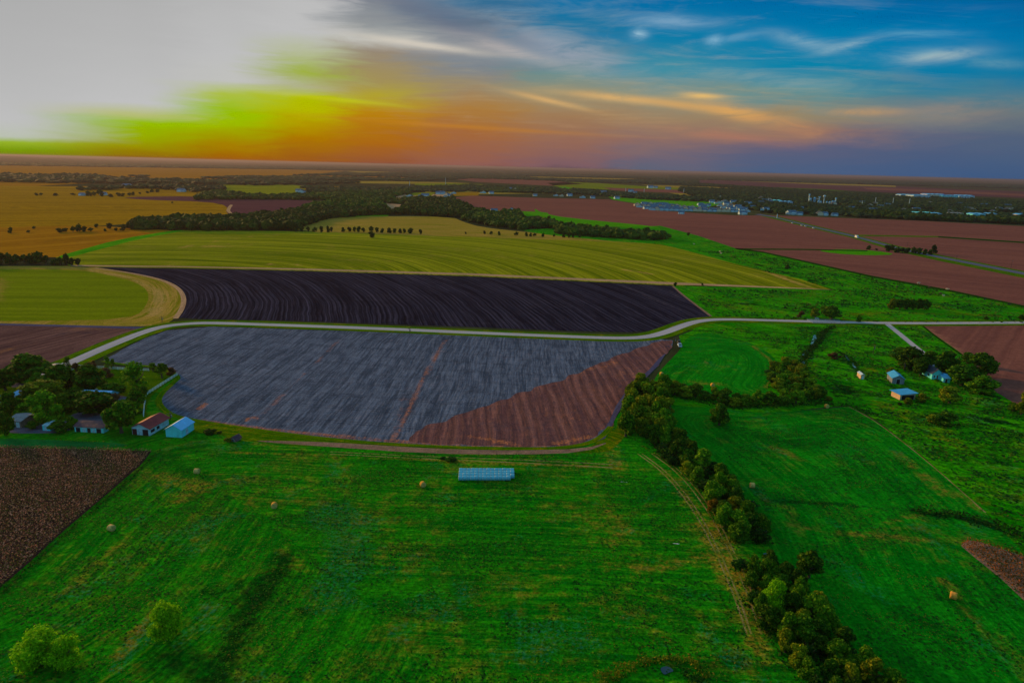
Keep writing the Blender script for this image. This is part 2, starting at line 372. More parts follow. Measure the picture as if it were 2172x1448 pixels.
M_far = mat_field('far_country', A_(34,42,26), A_(56,58,30), A_(96,82,54), A_(14,26,20), streak=(2500, 220), patch=(1600, 320), dry_amt=.5, dark_amt=.9, fine=60, bump=0)
M_meadow = mat_field('meadow_grass', A_(3,84,6), A_(30,116,4), A_(122,102,26), A_(4,50,6), A_(22,76,60), streak=(24, 1.5), s_amt=.8, patch=(30, 4.2), fine=.9, bump=.8, dry_amt=.62, dry_lo=.485, grain=.62, dark_amt=.45)
M_meadow2 = mat_field('cool_meadow_grass', A_(0,88,8), A_(14,112,10), A_(112,94,28), A_(2,48,8), A_(18,76,52), streak=(30, 1.6), s_amt=1.0, patch=(36, 5), fine=.95, bump=.7, dry_amt=.5, dry_lo=.51, grain=.55, dark_amt=.4)
M_pasture = mat_field('rough_pasture', A_(14,98,0), A_(48,126,2), A_(96,92,6), A_(4,44,4), A_(50,80,60), streak=(16, 3), patch=(34, 7), fine=1.5, bump=.9, dry_amt=.6, dark_amt=.8, dry_lo=.49, grain=.6)
M_olive = mat_field('cut_hay_field', A_(76,88,0), A_(128,126,14), A_(164,122,64), A_(56,78,2), streak=(170, 4.2), patch=(60, 12), furrow=[(16.0, .09)], fine=2, bump=.15, dry_amt=.5, dark_amt=.2, dry_lo=.52, grain=.2)
M_olive2 = mat_field('mown_field', A_(84,96,2), A_(102,112,4), A_(136,106,44), A_(66,70,6), streak=(150, 2.6), patch=(50, 10), fine=1.5, bump=.15, dry_amt=.35, dark_amt=.25, dry_lo=.54, grain=.22)
M_orange = mat_field('dry_pasture_glow', A_(128,82,4), A_(146,98,8), A_(150,104,40), A_(96,66,6), streak=(200, 9), patch=(120, 30), fine=5, bump=0, dry_amt=.3, dark_amt=.45, grain=.15)  # dry grass; its orange also carries sun glow and haze over the left
M_gold = mat_field('golden_field', A_(118,86,2), A_(142,104,4), A_(156,112,26), A_(92,74,2), streak=(300, 14), patch=(150, 30), fine=6, bump=0, dry_amt=.4, dark_amt=.6, grain=.25)  # gold also carries the sun glare lying over the left fields
M_plough = mat_field('ploughed_black_soil', A_(20,18,28), A_(44,41,54), A_(72,64,72), A_(11,11,19), streak=(60, 1.5), patch=(60, 9), furrow=[(3.4, .42), (1.5, .25)], fine=.7, bump=.8, dry_amt=.25, dark_amt=.4, grain=.3)
M_grey = mat_field('grey_tilled_soil', A_(54,62,76), A_(86,94,110), A_(150,92,62), A_(38,44,56), streak=(16, .9), patch=(22, 4), furrow=[(2.6, .10)], fine=.6, bump=.9, dry_amt=.22, dark_amt=.5, dry_lo=.55, grain=.5, tram=((500,788),(900,815),15.0,.45))
M_brown = mat_field('brown_stubble', A_(82,54,54), A_(110,72,64), A_(160,96,60), A_(56,52,64), streak=(24, 1.3), patch=(22, 4), furrow=[(4.6, .25)], fine=.7, bump=.7, dry_amt=.6, dark_amt=.4, dry_lo=.53, grain=.35)
M_brown2 = mat_field('dull_brown_field', A_(70,46,44), A_(98,68,62), A_(128,84,50), A_(50,40,48), streak=(50, 2.5), patch=(40, 8), fine=1.0, bump=.3, dry_amt=.3, dark_amt=.4, grain=.3)
M_red = mat_field('red_sorghum', A_(98,58,50), A_(116,70,58), A_(136,88,66), A_(84,50,46), streak=(300, 5), patch=(160, 30), fine=3.0, bump=.2, dry_amt=.3, dark_amt=.5, grain=.18)
M_purple = mat_field('purple_bare_field', A_(72,42,46), A_(84,50,54), A_(130,80,50), A_(72,40,44), streak=(200, 8), patch=(100, 20), fine=4, bump=0, dry_amt=.2, grain=.15)
M_verge = mat_field('road_verge', A_(34,78,0), A_(74,98,0), A_(144,108,14), A_(24,54,0), streak=(14, .8), patch=(16, 3), fine=.6, bump=.4, dry_amt=.55, dry_lo=.5, dark_amt=.3)
M_tan = mat_field('tan_field_edge', A_(142,108,80), A_(166,130,92), A_(110,110,20), A_(100,80,60), streak=(40, 1.2), patch=(20, 4), fine=.8, bump=.3, dry_amt=.5, dark_amt=.2)
M_swath = mat_field('dry_swath', A_(104,100,8), A_(150,116,50), A_(156,124,70), A_(80,84,4), streak=(46, 1.8), patch=(24, 5), fine=.8, bump=.3, dry_amt=.5, dark_amt=.2)
M_bright = mat_field('bright_grass', A_(40,112,0), A_(70,130,0), A_(120,116,10), A_(16,70,0), streak=(60, 3), patch=(40, 9), fine=1.2, bump=.2, dry_amt=.3, dark_amt=.4)
M_lawn = mat_field('lawn', A_(42,74,0), A_(60,88,0), A_(90,84,10), A_(24,50,0), streak=(14, 1.5), patch=(12, 3), fine=.6, bump=.3, dry_amt=.3, dark_amt=.3)
M_yard = mat_field('gravel_yard', A_(72,70,84), A_(90,84,96), A_(110,84,80), A_(48,44,56), streak=(9, 2), patch=(9, 2), fine=.4, bump=.4, dry_amt=.4, dark_amt=.4)
M_road = mat_field('road_gravel', A_(138,134,138), A_(160,152,152), A_(176,150,120), A_(110,108,116), streak=(50, .9), patch=(20, 4), fine=.5, bump=.15, dry_amt=.35, dark_amt=.25, grain=.15)
M_path = mat_field('worn_dirt', A_(104,80,66), A_(128,100,80), A_(86,86,20), A_(70,64,40), streak=(16, .9), patch=(9, 2), fine=.5, bump=.4, dry_amt=.5, dark_amt=.4)
M_slate = mat_field('dark_track', A_(58,56,78), A_(78,76,98), A_(100,80,76), A_(44,40,54), streak=(60, 1.5), patch=(20, 4), fine=.6, bump=.3, dry_amt=.3, grain=.25)
M_dkgreen = mat_field('dark_crop_edge', A_(8,44,2), A_(22,60,2), A_(60,60,8), A_(2,24,2), streak=(20, 1), patch=(12, 3), fine=.5, bump=.6, dry_amt=.4, dark_amt=.5)
M_highway = mat_field('highway_asphalt', A_(74,74,92), A_(86,86,104), A_(110,90,80), A_(60,60,76), streak=(50, 1), patch=(30, 6), fine=1, bump=0, dry_amt=.2, grain=.1)
m = bpy.data.materials.new('water'); m.use_nodes = True; _b = m.node_tree.nodes['Principled BSDF']; _n = NT(m.node_tree)
_b.inputs['Base Color'].default_value = (0.02, 0.06, 0.08, 1); _b.inputs['Roughness'].default_value = 0.12; _b.inputs['IOR'].default_value = 1.33
_bp = _n.n('ShaderNodeBump', {'Height': _n.noise(_n.n('ShaderNodeNewGeometry').outputs['Position'], 1.2, 3), 'Strength': .25}); m.node_tree.links.new(_bp.outputs[0], _b.inputs['Normal'])
M_water = m
m = m.copy(); m.name = 'sky_glint_water'; m.node_tree.nodes['Principled BSDF'].inputs['Base Color'].default_value = (0.16, 0.44, 0.56, 1); m.node_tree.nodes['Principled BSDF'].inputs['Roughness'].default_value = .25; M_skywater = m  # pale base colour stands in for the sky reflected in the creek

# the ground: one sheet to the horizon, finer towards the camera
FAR = 45000.0
xs = np.concatenate([-np.geomspace(FAR, 300, 26), np.linspace(-280, 280, 25), np.geomspace(300, FAR, 26)])
ys = np.concatenate([[-2000, -600, -200], np.linspace(0, 900, 30), np.geomspace(950, FAR, 40)])
gx, gy = np.meshgrid(xs, ys); V = np.column_stack([gx.ravel(), gy.ravel(), np.full(gx.size, 0.0)])
# far low ridges near the horizon
rr = np.hypot(V[:, 0], V[:, 1]); aa = np.degrees(np.arctan2(V[:, 0], V[:, 1]))
hill = np.clip((rr-9000)/9000, 0, 1)*np.clip((60000-rr)/20000, 0, 1)
V[:, 2] += 0.45*hill*(38*np.exp(-((aa+3)/15.0)**2)+np.exp(-((aa+36)/4.0)**2)*90)*1.0
nx_, ny_ = len(xs), len(ys)
ii = np.arange((nx_)*(ny_)).reshape(ny_, nx_)
Fq = np.stack([ii[:-1, :-1].ravel(), ii[:-1, 1:].ravel(), ii[1:, 1:].ravel(), ii[1:, :-1].ravel()], 1)
me = np_mesh('ground', V, Fq, [M_far], smooth=True)
uv = me.uv_layers.new(name='rows'); li = np.empty(len(me.loops), np.int32); me.loops.foreach_get('vertex_index', li)
uv.data.foreach_set('uv', V[:, :2][li].astype(np.float32).ravel())
tag(link('ground', me), kind='structure')

DRY, DARK, BLUE = 0, 1, 2
NOWOOD = []
# ---- far country, back to front
field('far_field', [(960,380),(1010,378),(1160,383),(1240,390),(1165,394),(1010,386)], M_red, smooth=0, spacing=300, layer=2)
field('far_field', [(1160,388),(1230,386),(1380,396),(1600,404),(1840,418),(1700,416),(1400,404),(1280,402),(1180,396)], M_olive2, smooth=0, spacing=300, layer=2)
field('far_field', [(1480,377),(1640,384),(1800,390),(2000,400),(2172,406),(2300,412),(2300,424),(2172,420),(1950,412),(1760,402),(1600,396),(1480,388)], M_purple, smooth=0, spacing=300, layer=2)
field('far_field', [(1540,380),(1760,388),(1900,394),(1900,397),(1750,392),(1540,383)], M_swath, smooth=0, spacing=300, layer=3)
field('far_field', [(1280,398),(1480,404),(1600,410),(1640,416),(1500,412),(1300,404)], M_red, smooth=0, spacing=300, layer=3)
field('far_field', [(640,394),(740,396),(810,404),(700,408),(640,402)], M_gold, smooth=0, spacing=200, layer=2)
field('far_field', [(480,391),(620,392),(650,396),(640,410),(520,414),(430,402)], M_olive, smooth=0, spacing=200, layer=3)
field('far_field', [(-200,395),(0,394),(300,396),(470,402),(560,410),(430,420),(240,418),(0,424),(-200,424)], M_gold, smooth=0, spacing=200, layer=2)
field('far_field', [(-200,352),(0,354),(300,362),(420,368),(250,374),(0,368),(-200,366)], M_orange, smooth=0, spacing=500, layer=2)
field('far_field', [(700,359),(860,362),(1000,368),(860,370),(760,366)], M_swath, smooth=0, spacing=500, layer=2)
field('far_field', [(880,386),(1000,390),(1120,396),(1130,404),(960,398),(880,392)], M_olive2, smooth=0, spacing=200, layer=3)
field('far_field', [(905,402),(1010,402),(1130,404),(1180,410),(1030,412),(900,412)], M_swath, smooth=0, spacing=200, layer=4)
field('far_field', [(965,408),(1015,408),(1015,415),(955,416)], M_gold, smooth=0, spacing=100, layer=5)
field('far_field', [(870,409),(925,408),(915,415),(860,415)], M_olive, smooth=0, spacing=100, layer=5)
field('town_clearing', [(800,412),(900,408),(960,410),(960,420),(900,424),(820,424)], M_tan, spacing=100, layer=4)
field('far_field', [(1110,400),(1200,396),(1230,402),(1150,408)], M_bright, smooth=0, spacing=100, layer=5)
field('far_field', [(1280,410),(1420,418),(1500,424),(1540,430),(1500,440),(1380,436),(1300,424)], M_bright, smooth=0, spacing=100, layer=5)
field('far_field', [(1520,430),(1570,434),(1580,442),(1540,444)], M_gold, smooth=0, spacing=80, layer=6)
field('far_field', [(1420,409),(1560,414),(1620,418),(1560,419),(1440,414)], M_swath, smooth=0, spacing=150, layer=6)
field('far_field', [(2050,430),(2172,436),(2172,446),(2060,442)], M_lawn, smooth=0, spacing=100, layer=5)
field('dry_pasture_glow', [(-300,420),(0,414),(260,408),(420,415),(470,430),(500,434),(485,440),(480,452),(500,458),(400,466),(200,480),(0,492),(-300,500)], M_gold, guide=[(-100,440),(480,440)], spacing=60, layer=6)
field('dry_pasture_glow', [(-300,486),(0,482),(200,478),(300,486),(390,488),(330,500),(170,546),(0,545),(-300,545)], M_orange, guide=[(0,520),(380,492)], spacing=25, layer=7)
field('bare_field', [(250,418),(420,416),(560,424),(650,424),(690,432),(650,446),(560,454),(500,459),(478,451),(484,437),(440,428),(300,424)], M_purple, spacing=40, layer=7)
field('field_edge', [(488,434),(482,441),(479,449),(498,458),(505,458),(487,449),(490,440),(495,435)], M_tan, spacing=20, layer=8)
field('pale_field', [(680,436),(740,428),(780,430),(850,432),(860,440),(790,447),(700,442)], M_tan, spacing=40, layer=7)
field('far_field', [(690,440),(760,434),(840,446),(820,460),(700,462)], M_bright, smooth=0, spacing=40, layer=6)
field('stubble_field', [(640,472),(700,462),(820,458),(960,460),(980,470),(1020,482),(1110,492),(1220,503),(1400,512),(1380,520),(1100,510),(880,498),(620,492)], M_swath, guide=[(640,490),(900,492),(1400,516)], spacing=15, layer=8)
field('olive_field', [(118,546),(250,512),(395,488),(500,489),(640,491),(780,496),(1000,503),(1280,512),(1400,518),(1450,530),(1560,560),(1620,574),(1700,593),(1768,614),(1430,606),(1200,595),(1000,586),(650,575),(400,569),(150,566)], M_olive, guide=[(-100,560),(300,548),(520,556),(620,566),(648,577),(655,590)], spacing=9, smooth=0, layer=9,
      feats=[(DRY,[(1615,570),(1720,612)],5,1.0),(DRY,[(560,524),(420,522),(330,530)],3,.8),(DRY,[(380,525),(470,510),(560,498)],4,.8),(DRY,[(640,562),(620,560),(560,560)],3,1),(DRY,[(1320,572),(1400,583)],5,.9),(DRY,[(1400,520),(1520,548),(1615,572)],3,.7)])
field('grass_track', [(120,545),(150,536),(250,508),(370,488),(400,488),(300,506),(200,532),(140,548)], M_bright, guide=[(130,546),(390,489)], spacing=12, layer=10)
field('field_edge', [(150,565),(400,567),(650,573),(1000,584),(1200,593),(1430,604),(1768,615),(1700,611),(1430,599),(1200,589),(1000,580),(650,570),(400,565),(150,562)], M_tan, guide=[(150,565),(650,572),(1430,602),(1768,614)], spacing=6, smooth=0, layer=11)
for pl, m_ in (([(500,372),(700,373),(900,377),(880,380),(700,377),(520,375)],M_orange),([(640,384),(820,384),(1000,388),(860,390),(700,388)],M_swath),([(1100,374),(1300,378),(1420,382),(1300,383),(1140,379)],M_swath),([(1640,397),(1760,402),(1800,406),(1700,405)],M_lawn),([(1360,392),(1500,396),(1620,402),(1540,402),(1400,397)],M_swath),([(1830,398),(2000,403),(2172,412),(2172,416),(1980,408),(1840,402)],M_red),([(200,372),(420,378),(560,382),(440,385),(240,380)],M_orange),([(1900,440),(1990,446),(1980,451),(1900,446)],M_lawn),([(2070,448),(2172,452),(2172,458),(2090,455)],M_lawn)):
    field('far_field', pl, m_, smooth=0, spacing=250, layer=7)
    NOWOOD.append([tuple(G(*p)[:2]) for p in pl])
# ---- red sorghum country on the right
field('red_field', [(955,420),(1000,415),(1150,420),(1290,423),(1370,436),(1380,446),(1560,457),(1640,457),(1940,468),(2172,480),(2500,495),(2500,700),(2172,648),(2000,612),(1850,585),(1620,534),(1560,527),(1470,500),(1390,482),(1200,480),(1140,470),(1150,458),(1010,446),(975,436)], M_red, guide=[(900,470),(1500,490),(2200,540)], spacing=25, layer=8, smooth=0)
field('grass_strip', [(1130,440),(1145,462),(1200,478),(1390,484),(1400,481),(1200,462),(1150,452)], M_bright, spacing=15, layer=10)
field('grass_strip', [(1100,448),(1160,450),(1165,456),(1080,462),(1010,455),(1010,446)], M_bright, spacing=15, layer=11)
field('creek_pasture', [(1340,482),(1400,479),(1480,500),(1560,527),(1620,535),(1700,555),(1850,587),(2000,613),(2172,650),(2400,690),(2400,700),(1390,700),(1470,690),(1508,672),(1440,625),(1428,606),(1500,605),(1768,616),(1700,593),(1560,560),(1450,530),(1400,518),(1300,512),(1160,498),(1100,488),(1180,484)], M_pasture, guide=[(1400,500),(1700,580),(1800,620),(2172,668)], spacing=7, smooth=0, layer=9,
      feats=[(DARK,[(1520,535),(1700,590),(1830,625)],9,.7),(DARK,[(1700,660),(1790,645),(1880,652)],5,.9),(DRY,[(1800,668),(1900,662),(2100,668)],14,.7),(DARK,[(1500,640),(1650,650)],16,.5),(DRY,[(1540,652),(1600,660)],12,.5)])
field('grass_patch', [(1730,531),(1790,528),(1860,532),(1905,540),(1840,542),(1770,538)], M_bright, spacing=20, layer=10)
field('highway', [(1600,455),(1640,461),(1722,482),(1812,503),(1905,529),(2000,549),(2172,583),(2400,625),(2400,617),(2172,578),(2000,545),(1905,525),(1814,500),(1724,480),(1645,460),(1612,454)], M_highway, spacing=12, smooth=0, layer=12)
field('highway_verge', [(1610,457),(1720,484),(1812,506),(1900,533),(1995,554),(2172,590),(2400,632),(2400,612),(2172,575),(2000,542),(1905,522),(1816,499),(1726,478),(1650,459)], M_verge, spacing=12, smooth=0, layer=11)
field('dark_track', [(1560,527),(1700,528),(1840,531),(1840,533),(1700,530.5),(1570,530)], M_dkgreen, spacing=12, smooth=0, layer=12)
field('grass_strip', [(1815,498),(1990,501),(1990,503.5),(1820,501)], M_verge, spacing=12, smooth=0, layer=12)
field('dark_track', [(1990,501),(2172,513),(2400,530),(2400,532),(2172,516),(1990,504)], M_dkgreen, spacing=12, smooth=0, layer=12)
field('dark_crop_edge', [(1560,526),(1620,534),(1850,585),(2000,612),(2172,648),(2172,652),(2000,616),(1850,589),(1620,537),(1560,529)], M_dkgreen, spacing=8, smooth=0, layer=12)
# ---- left: mown field, swath, brown field
field('swath', [(-300,566),(150,564),(206,565),(270,577),(330,589),(366,602),(386,618),(392,640),(387,656),(372,675),(345,692),(200,692),(-300,690)], M_swath, guide=[(100,571),(200,574),(265,590),(310,605),(320,625),(312,650),(295,672),(240,684)], spacing=4, layer=9, feats=[(DRY,[(330,612),(340,640),(325,668)],18,.9),(DRY,[(-200,690),(340,690)],7,1),(DRY,[(190,572),(270,588),(322,610)],7,1)])
field('mown_field', [(-300,571),(100,571),(190,575),(258,590),(304,606),(317,628),(308,652),(290,670),(200,681),(-300,682)], M_olive2, guide=[(-100,600),(300,602)], spacing=6, layer=10, feats=[(DRY,[(0,590),(0,640)],18,.9)])
field('brown_field', [(-300,690),(0,688),(340,695),(295,712),(240,732),(190,755),(140,775),(60,790),(-40,805),(-300,840)], M_brown2, guide=[(-40,790),(300,705)], spacing=4, smooth=0, layer=10, feats=[(DARK,[(20,735),(120,710),(200,705)],14,.7),(DRY,[(0,748),(40,730)],5,1),(DRY,[(0,694),(300,700)],4,.6)])
field('dark_track', [(-300,686),(0,686),(200,691),(345,694),(330,699),(200,695),(0,690),(-300,690)], M_slate, guide=[(0,688),(330,696)], spacing=4, smooth=0, layer=11)
field('ploughed_field', [(205,567),(300,569),(650,575),(1000,587),(1200,596),(1427,607),(1447,625),(1480,650),(1510,671),(1480,674),(1450,679),(1420,690),(1380,702),(1330,705),(1200,702),(1000,694),(800,687),(600,680),(440,678),(376,674),(388,655),(392,635),(385,616),(365,601),(330,589),(270,577)], M_plough, guide=[(-500,552),(205,566),(270,576),(330,588),(365,600),(385,615),(393,635),(390,655),(375,674),(330,712),(250,800)], spacing=3.2, smooth=0, layer=11,
      feats=[(DRY,[(1310,600),(1400,640),(1450,658)],6,.9),(DRY,[(1400,604),(1470,650)],4,.7)])
# ---- big grey field and its brown corner
GREY = [(218,766),(262,740),(310,717),(355,701),(450,693),(600,698),(800,705),(1000,713),(1200,721),(1330,725),(1400,719),(1428,722),(1426,735),(1413,749),(1396,775),(1375,795),(1342,825),(1326,850),(1308,880),(1296,905),(1276,927),(1245,942),(1190,951),(1100,952),(950,949),(820,942),(700,932),(600,920),(500,906),(430,895),(372,884),(346,869),(334,851),(344,833),(368,812),(381,800),(352,784),(320,777),(262,774)]
field('meadow', [(-900,890),(0,895),(290,895),(305,850),(372,790),(800,900),(1240,930),(1290,905),(1335,850),(1400,822),(1470,870),(1520,960),(1600,1030),(1660,1110),(1720,1190),(1800,1290),(1860,1448),(1950,1700),(1000,1700),(-200,1700),(-900,1500)], M_meadow,
      guide=[(-700,1400),(-200,1310),(0,1256),(160,1112),(280,1012),(335,966),(430,950),(560,948),(800,958),(1200,968),(1500,985),(1900,1010)], spacing=1.3, smooth=0, layer=7, ragged=.4,
      feats=[(DRY,[(1380,975),(1430,1020),(1470,1070)],16,.5),(DRY,[(1450,1045),(1480,1090),(1500,1110)],22,.8),(DRY,[(1500,1110),(1540,1180),(1575,1250)],36,1.1),(DRY,[(1575,1250),(1600,1320),(1610,1380)],30,.7),(DRY,[(1280,1200),(1400,1205),(1500,1180),(1560,1230)],16,.7),(DRY,[(1290,1160),(1330,1120),(1290,1080)],12,.5),(DRY,[(330,1010),(430,1030),(380,1060)],26,.62),(DRY,[(490,960),(900,975),(1280,990)],6,.8),(DRY,[(960,950),(700,942)],6,.7),
             (DRY,[(250,1400),(300,1330),(330,1290)],16,.7),(DRY,[(150,1250),(260,1150)],12,.4),(BLUE,[(250,1420),(310,1320)],20,.9),(BLUE,[(700,1080),(760,1180),(700,1250)],60,.7),(BLUE,[(900,1280),(1300,1380)],70,.5),(BLUE,[(330,1150),(480,1100)],30,.5),(BLUE,[(1500,1340),(1560,1400)],40,.6),
             (DARK,[(600,1185),(560,1250),(500,1340),(480,1400)],40,.95),(DARK,[(460,1250),(560,1230)],40,.8),(DARK,[(360,1400),(520,1440),(560,1500)],80,.7),(DARK,[(880,1350),(960,1335)],16,.8),(DARK,[(640,1290),(680,1310)],18,.7),(DARK,[(1330,1440),(1560,1400)],26,.5),
             (DRY,[(600,1170),(640,1210)],20,.5),(DRY,[(1340,900),(1290,940),(1310,990)],20,.55),(BLUE,[(200,1320),(140,1200)],40,.3),(DRY,[(1180,1300),(1280,1270),(1360,1230)],14,.4)])
field('grey_field', GREY, M_grey, guide=[(832,935),(945,720)], spacing=1.9, smooth=0, ragged=.5, layer=12,
      feats=[(DRY,[(945,720),(905,790),(865,870),(832,935)],8,1.35),(DRY,[(725,718),(640,800),(540,895)],7,.85),(DRY,[(430,893),(600,915),(820,935),(950,945),(1190,948)],12,1.5),(DRY,[(360,798),(384,803)],9,1),(DRY,[(420,868),(434,858)],5,2.2),(DRY,[(520,892),(540,884)],7,2.2),(DRY,[(870,795),(850,880)],14,.5),(DRY,[(218,766),(330,779)],4,.8),(DARK,[(500,800),(545,790),(540,770)],4,.6),(DARK,[(420,830),(600,830),(880,838)],3,.5)])
field('brown_stubble', [(1427,723),(1425,735),(1412,749),(1394,775),(1373,795),(1338,826),(1322,850),(1304,880),(1290,905),(1270,925),(1243,939),(1190,947),(1100,948),(950,944),(870,936),(880,915),(960,885),(1100,836),(1180,808),(1265,775),(1275,768),(1400,722)], M_brown, guide=[(1170,945),(1140,830)], spacing=1.5, smooth=0, ragged=2.6, layer=13,
      feats=[(DRY,[(1180,940),(1260,925)],12,1.0),(DRY,[(1000,925),(1100,945)],12,.8),(DARK,[(1200,940),(1290,900)],8,.6),(DARK,[(1400,740),(1420,728)],14,.6),(DRY,[(1230,790),(1300,770)],12,.6)])
field('worn_path', [(1413,749),(1396,776),(1375,797),(1342,827),(1326,852),(1308,882),(1296,907),(1283,930),(1262,938),(1276,920),(1294,890),(1306,862),(1322,838),(1345,815),(1378,783),(1400,758)], M_slate, guide=[(1413,749),(1342,827),(1276,927)], spacing=2, smooth=0, layer=14)
field('dirt_strip', [(540,934),(700,938),(820,946),(950,953),(1100,956),(1240,952),(1300,935),(1240,960),(1100,965),(900,962),(700,948),(560,938)], M_path, guide=[(540,936),(900,957),(1240,955)], spacing=3, smooth=1, layer=12)
EDGE=[(218,766),(262,774),(320,777),(352,784),(381,800),(368,812),(344,833),(334,851),(346,869),(372,884),(430,895),(500,906),(600,920),(700,932),(820,942),(950,949),(1100,952),(1190,951),(1245,942),(1276,927),(1296,905)]
def strip(name, line, mat, wm, layer, off=0.0, spacing=3.0, label=None, it=2, guide=True):
    """a ribbon of constant width (metres) along a line of picture positions"""
    p = chaikin([np.array(G(*q)[:2]) for q in line], False, it)
    p = np.array(p); t = np.gradient(p, axis=0); t /= np.linalg.norm(t, axis=1)[:, None]+1e-9; nn = np.stack([-t[:, 1], t[:, 0]], 1)
    K = 5; offs = np.linspace(-wm/2, wm/2, K)+off
    V = np.concatenate([p+nn*o_ for o_ in offs]); n = len(p)
    Z = np.full(len(V), 0.012*layer)
    Fq = np.concatenate([np.stack([np.arange(n-1)+k*n, np.arange(n-1)+1+k*n, np.arange(n-1)+1+(k+1)*n, np.arange(n-1)+(k+1)*n], 1)[:, ::-1] for k in range(K-1)])
    me = np_mesh(name, np.column_stack([V, Z]), Fq, [mat])
    s = np.concatenate([[0], np.cumsum(np.linalg.norm(np.diff(p, axis=0), axis=1))]); U = np.column_stack([np.tile(s, K), np.repeat(offs, n)])
    uv = me.uv_layers.new(name='rows'); li = np.empty(len(me.loops), np.int32); me.loops.foreach_get('vertex_index', li)
    uv.data.foreach_set('uv', U[li].astype(np.float32).ravel())
    o = link(name, me); tag(o, kind='structure')
    return o
strip('field_edge', EDGE, M_verge, 2.4, 15, off=0)
strip('field_edge', [(200,569),(270,578),(330,590),(364,602),(384,617),(391,636),(386,656),(372,676)], M_tan, 3.2, 15)
strip('field_edge', [(1427,607),(1447,625),(1480,650),(1508,671)], M_path, 2.0, 15)
# road
ROAD = [(60,800),(118,782),(150,770),(200,747),(250,726),(300,706),(345,692.5),(400,686.5),(450,685),(600,690),(800,697),(1000,706),(1200,714),(1310,718),(1370,716),(1410,706),(1445,692),(1480,681),(1530,677),(1640,680),(1760,683),(1900,686),(2050,685.5),(2172,684.5),(2600,682)]
strip('road_verge', ROAD, M_verge, 17.0, 16, it=3)
strip('road', ROAD, M_road, 6.4, 18, it=3)
strip('driveway', [(1881,687),(1905,706),(1928,725),(1950,743),(1962,752)], M_road, 3.6, 18)
M_rut = mat_field('pale_ruts', A_(98,104,20), A_(128,108,72), A_(140,118,92), A_(40,80,10), streak=(6, .5), patch=(5, 1.5), fine=.5, bump=.3, dry_amt=.6, dark_amt=.7)
for dx in (0, 9, 30, 40): strip('wheel_track', [(1352+dx,962),(1400+dx,996),(1440+dx,1040),(1482+dx,1100),(1522+dx,1180),(1556+dx,1260),(1585+dx,1345)], M_rut, .45, 8)
strip('wheel_track', [(700,958),(900,968),(1100,975),(1300,985)], M_rut, .5, 8); strip('wheel_track', [(700,963),(900,973),(1100,981),(1300,992)], M_rut, .5, 8)

# ---- right-hand meadows
field('pasture', [(1385,822),(1440,760),(1445,730),(1440,712),(1500,690),(1760,688),(2500,688),(2500,1320),(2172,1175),(2090,1085),(1960,970),(1860,892),(1800,860),(1740,865),(1620,880),(1430,860)], M_pasture, guide=[(1400,760),(1700,800),(2172,900)], spacing=2.6, smooth=0, layer=8,
      feats=[(DARK,[(1560,722),(1640,725)],8,.9),(DARK,[(1760,690),(1728,730),(1700,790)],9,1.0),(DARK,[(1770,745),(1800,770),(1815,785)],7,1.0),(DARK,[(1800,855),(1900,905),(2000,880),(2172,900)],22,.7),(DARK,[(1950,790),(2060,820),(2130,850)],30,.6),(DRY,[(1880,860),(1960,900),(2050,960)],40,.4),(BLUE,[(2070,845),(2110,855)],14,1),(BLUE,[(2060,885),(2090,895)],10,1),(DRY,[(1720,770),(1715,800)],14,.6),(DRY,[(1850,770),(1840,800)],14,.5),(DARK,[(1790,820),(1760,850)],30,.5),(DRY,[(2060,870),(2070,820)],12,.5)])
field('small_meadow', [(1380,820),(1396,790),(1425,760),(1443,742),(1450,722),(1480,705),(1540,712),(1600,730),(1640,755),(1655,780),(1640,800),(1625,822),(1640,845),(1560,850),(1500,842),(1420,828)], M_meadow2, guide=[(1440,722),(1560,724),(1630,750),(1652,785),(1625,822)], spacing=2, layer=10,
      feats=[(DRY,[(1480,812),(1530,816)],18,.75),(DRY,[(1600,735),(1650,780),(1628,822)],7,1),(BLUE,[(1510,835),(1540,838)],9,1),(DARK,[(1560,722),(1640,728)],6,1),(DRY,[(1497,762),(1500,770)],5,.8)])
field('meadow', [(1400,868),(1430,860),(1520,866),(1620,876),(1740,868),(1800,862),(1860,895),(1960,972),(2090,1087),(2172,1175),(2700,1500),(2700,1800),(1850,1700),(1770,1448),(1690,1260),(1640,1180),(1600,1090),(1530,990),(1440,930)], M_meadow2, guide=[(1900,1448),(1800,1300),(1740,1180),(1700,1090),(1560,960),(1450,880),(1600,895),(1760,880),(1860,912),(1960,985),(2090,1090)], spacing=1.5, smooth=0, layer=9, ragged=.4,
      feats=[(DRY,[(1640,950),(1700,975)],14,.6),(DRY,[(1660,1070),(1700,1130)],16,.6),(DRY,[(1900,960),(2000,1040),(2080,1080)],20,.6),(DRY,[(2000,1230),(2100,1350),(2172,1430)],24,.7),(DARK,[(1640,1062),(1800,1072),(1940,1085)],9,.9),(DARK,[(1930,1085),(2050,1100),(2172,1135)],22,1.0),(DRY,[(1960,1090),(1880,1108)],6,.8),(DRY,[(1780,1130),(1960,1145)],14,.6),(BLUE,[(1600,1035),(1625,1060)],14,.9),(DRY,[(1612,1048),(1630,1066)],9,.9),(DRY,[(1700,1118),(1740,1125)],9,.7),(BLUE,[(1850,1250),(1760,1190)],30,.5),(DARK,[(2000,1340),(2050,1370)],16,.6),(DRY,[(1540,940),(1528,932)],10,.8),(BLUE,[(1980,1150),(2020,1190)],14,.8)])
strip('field_edge', [(1800,862),(1860,895),(1960,972),(2090,1087)], M_rut, 0.45, 11)
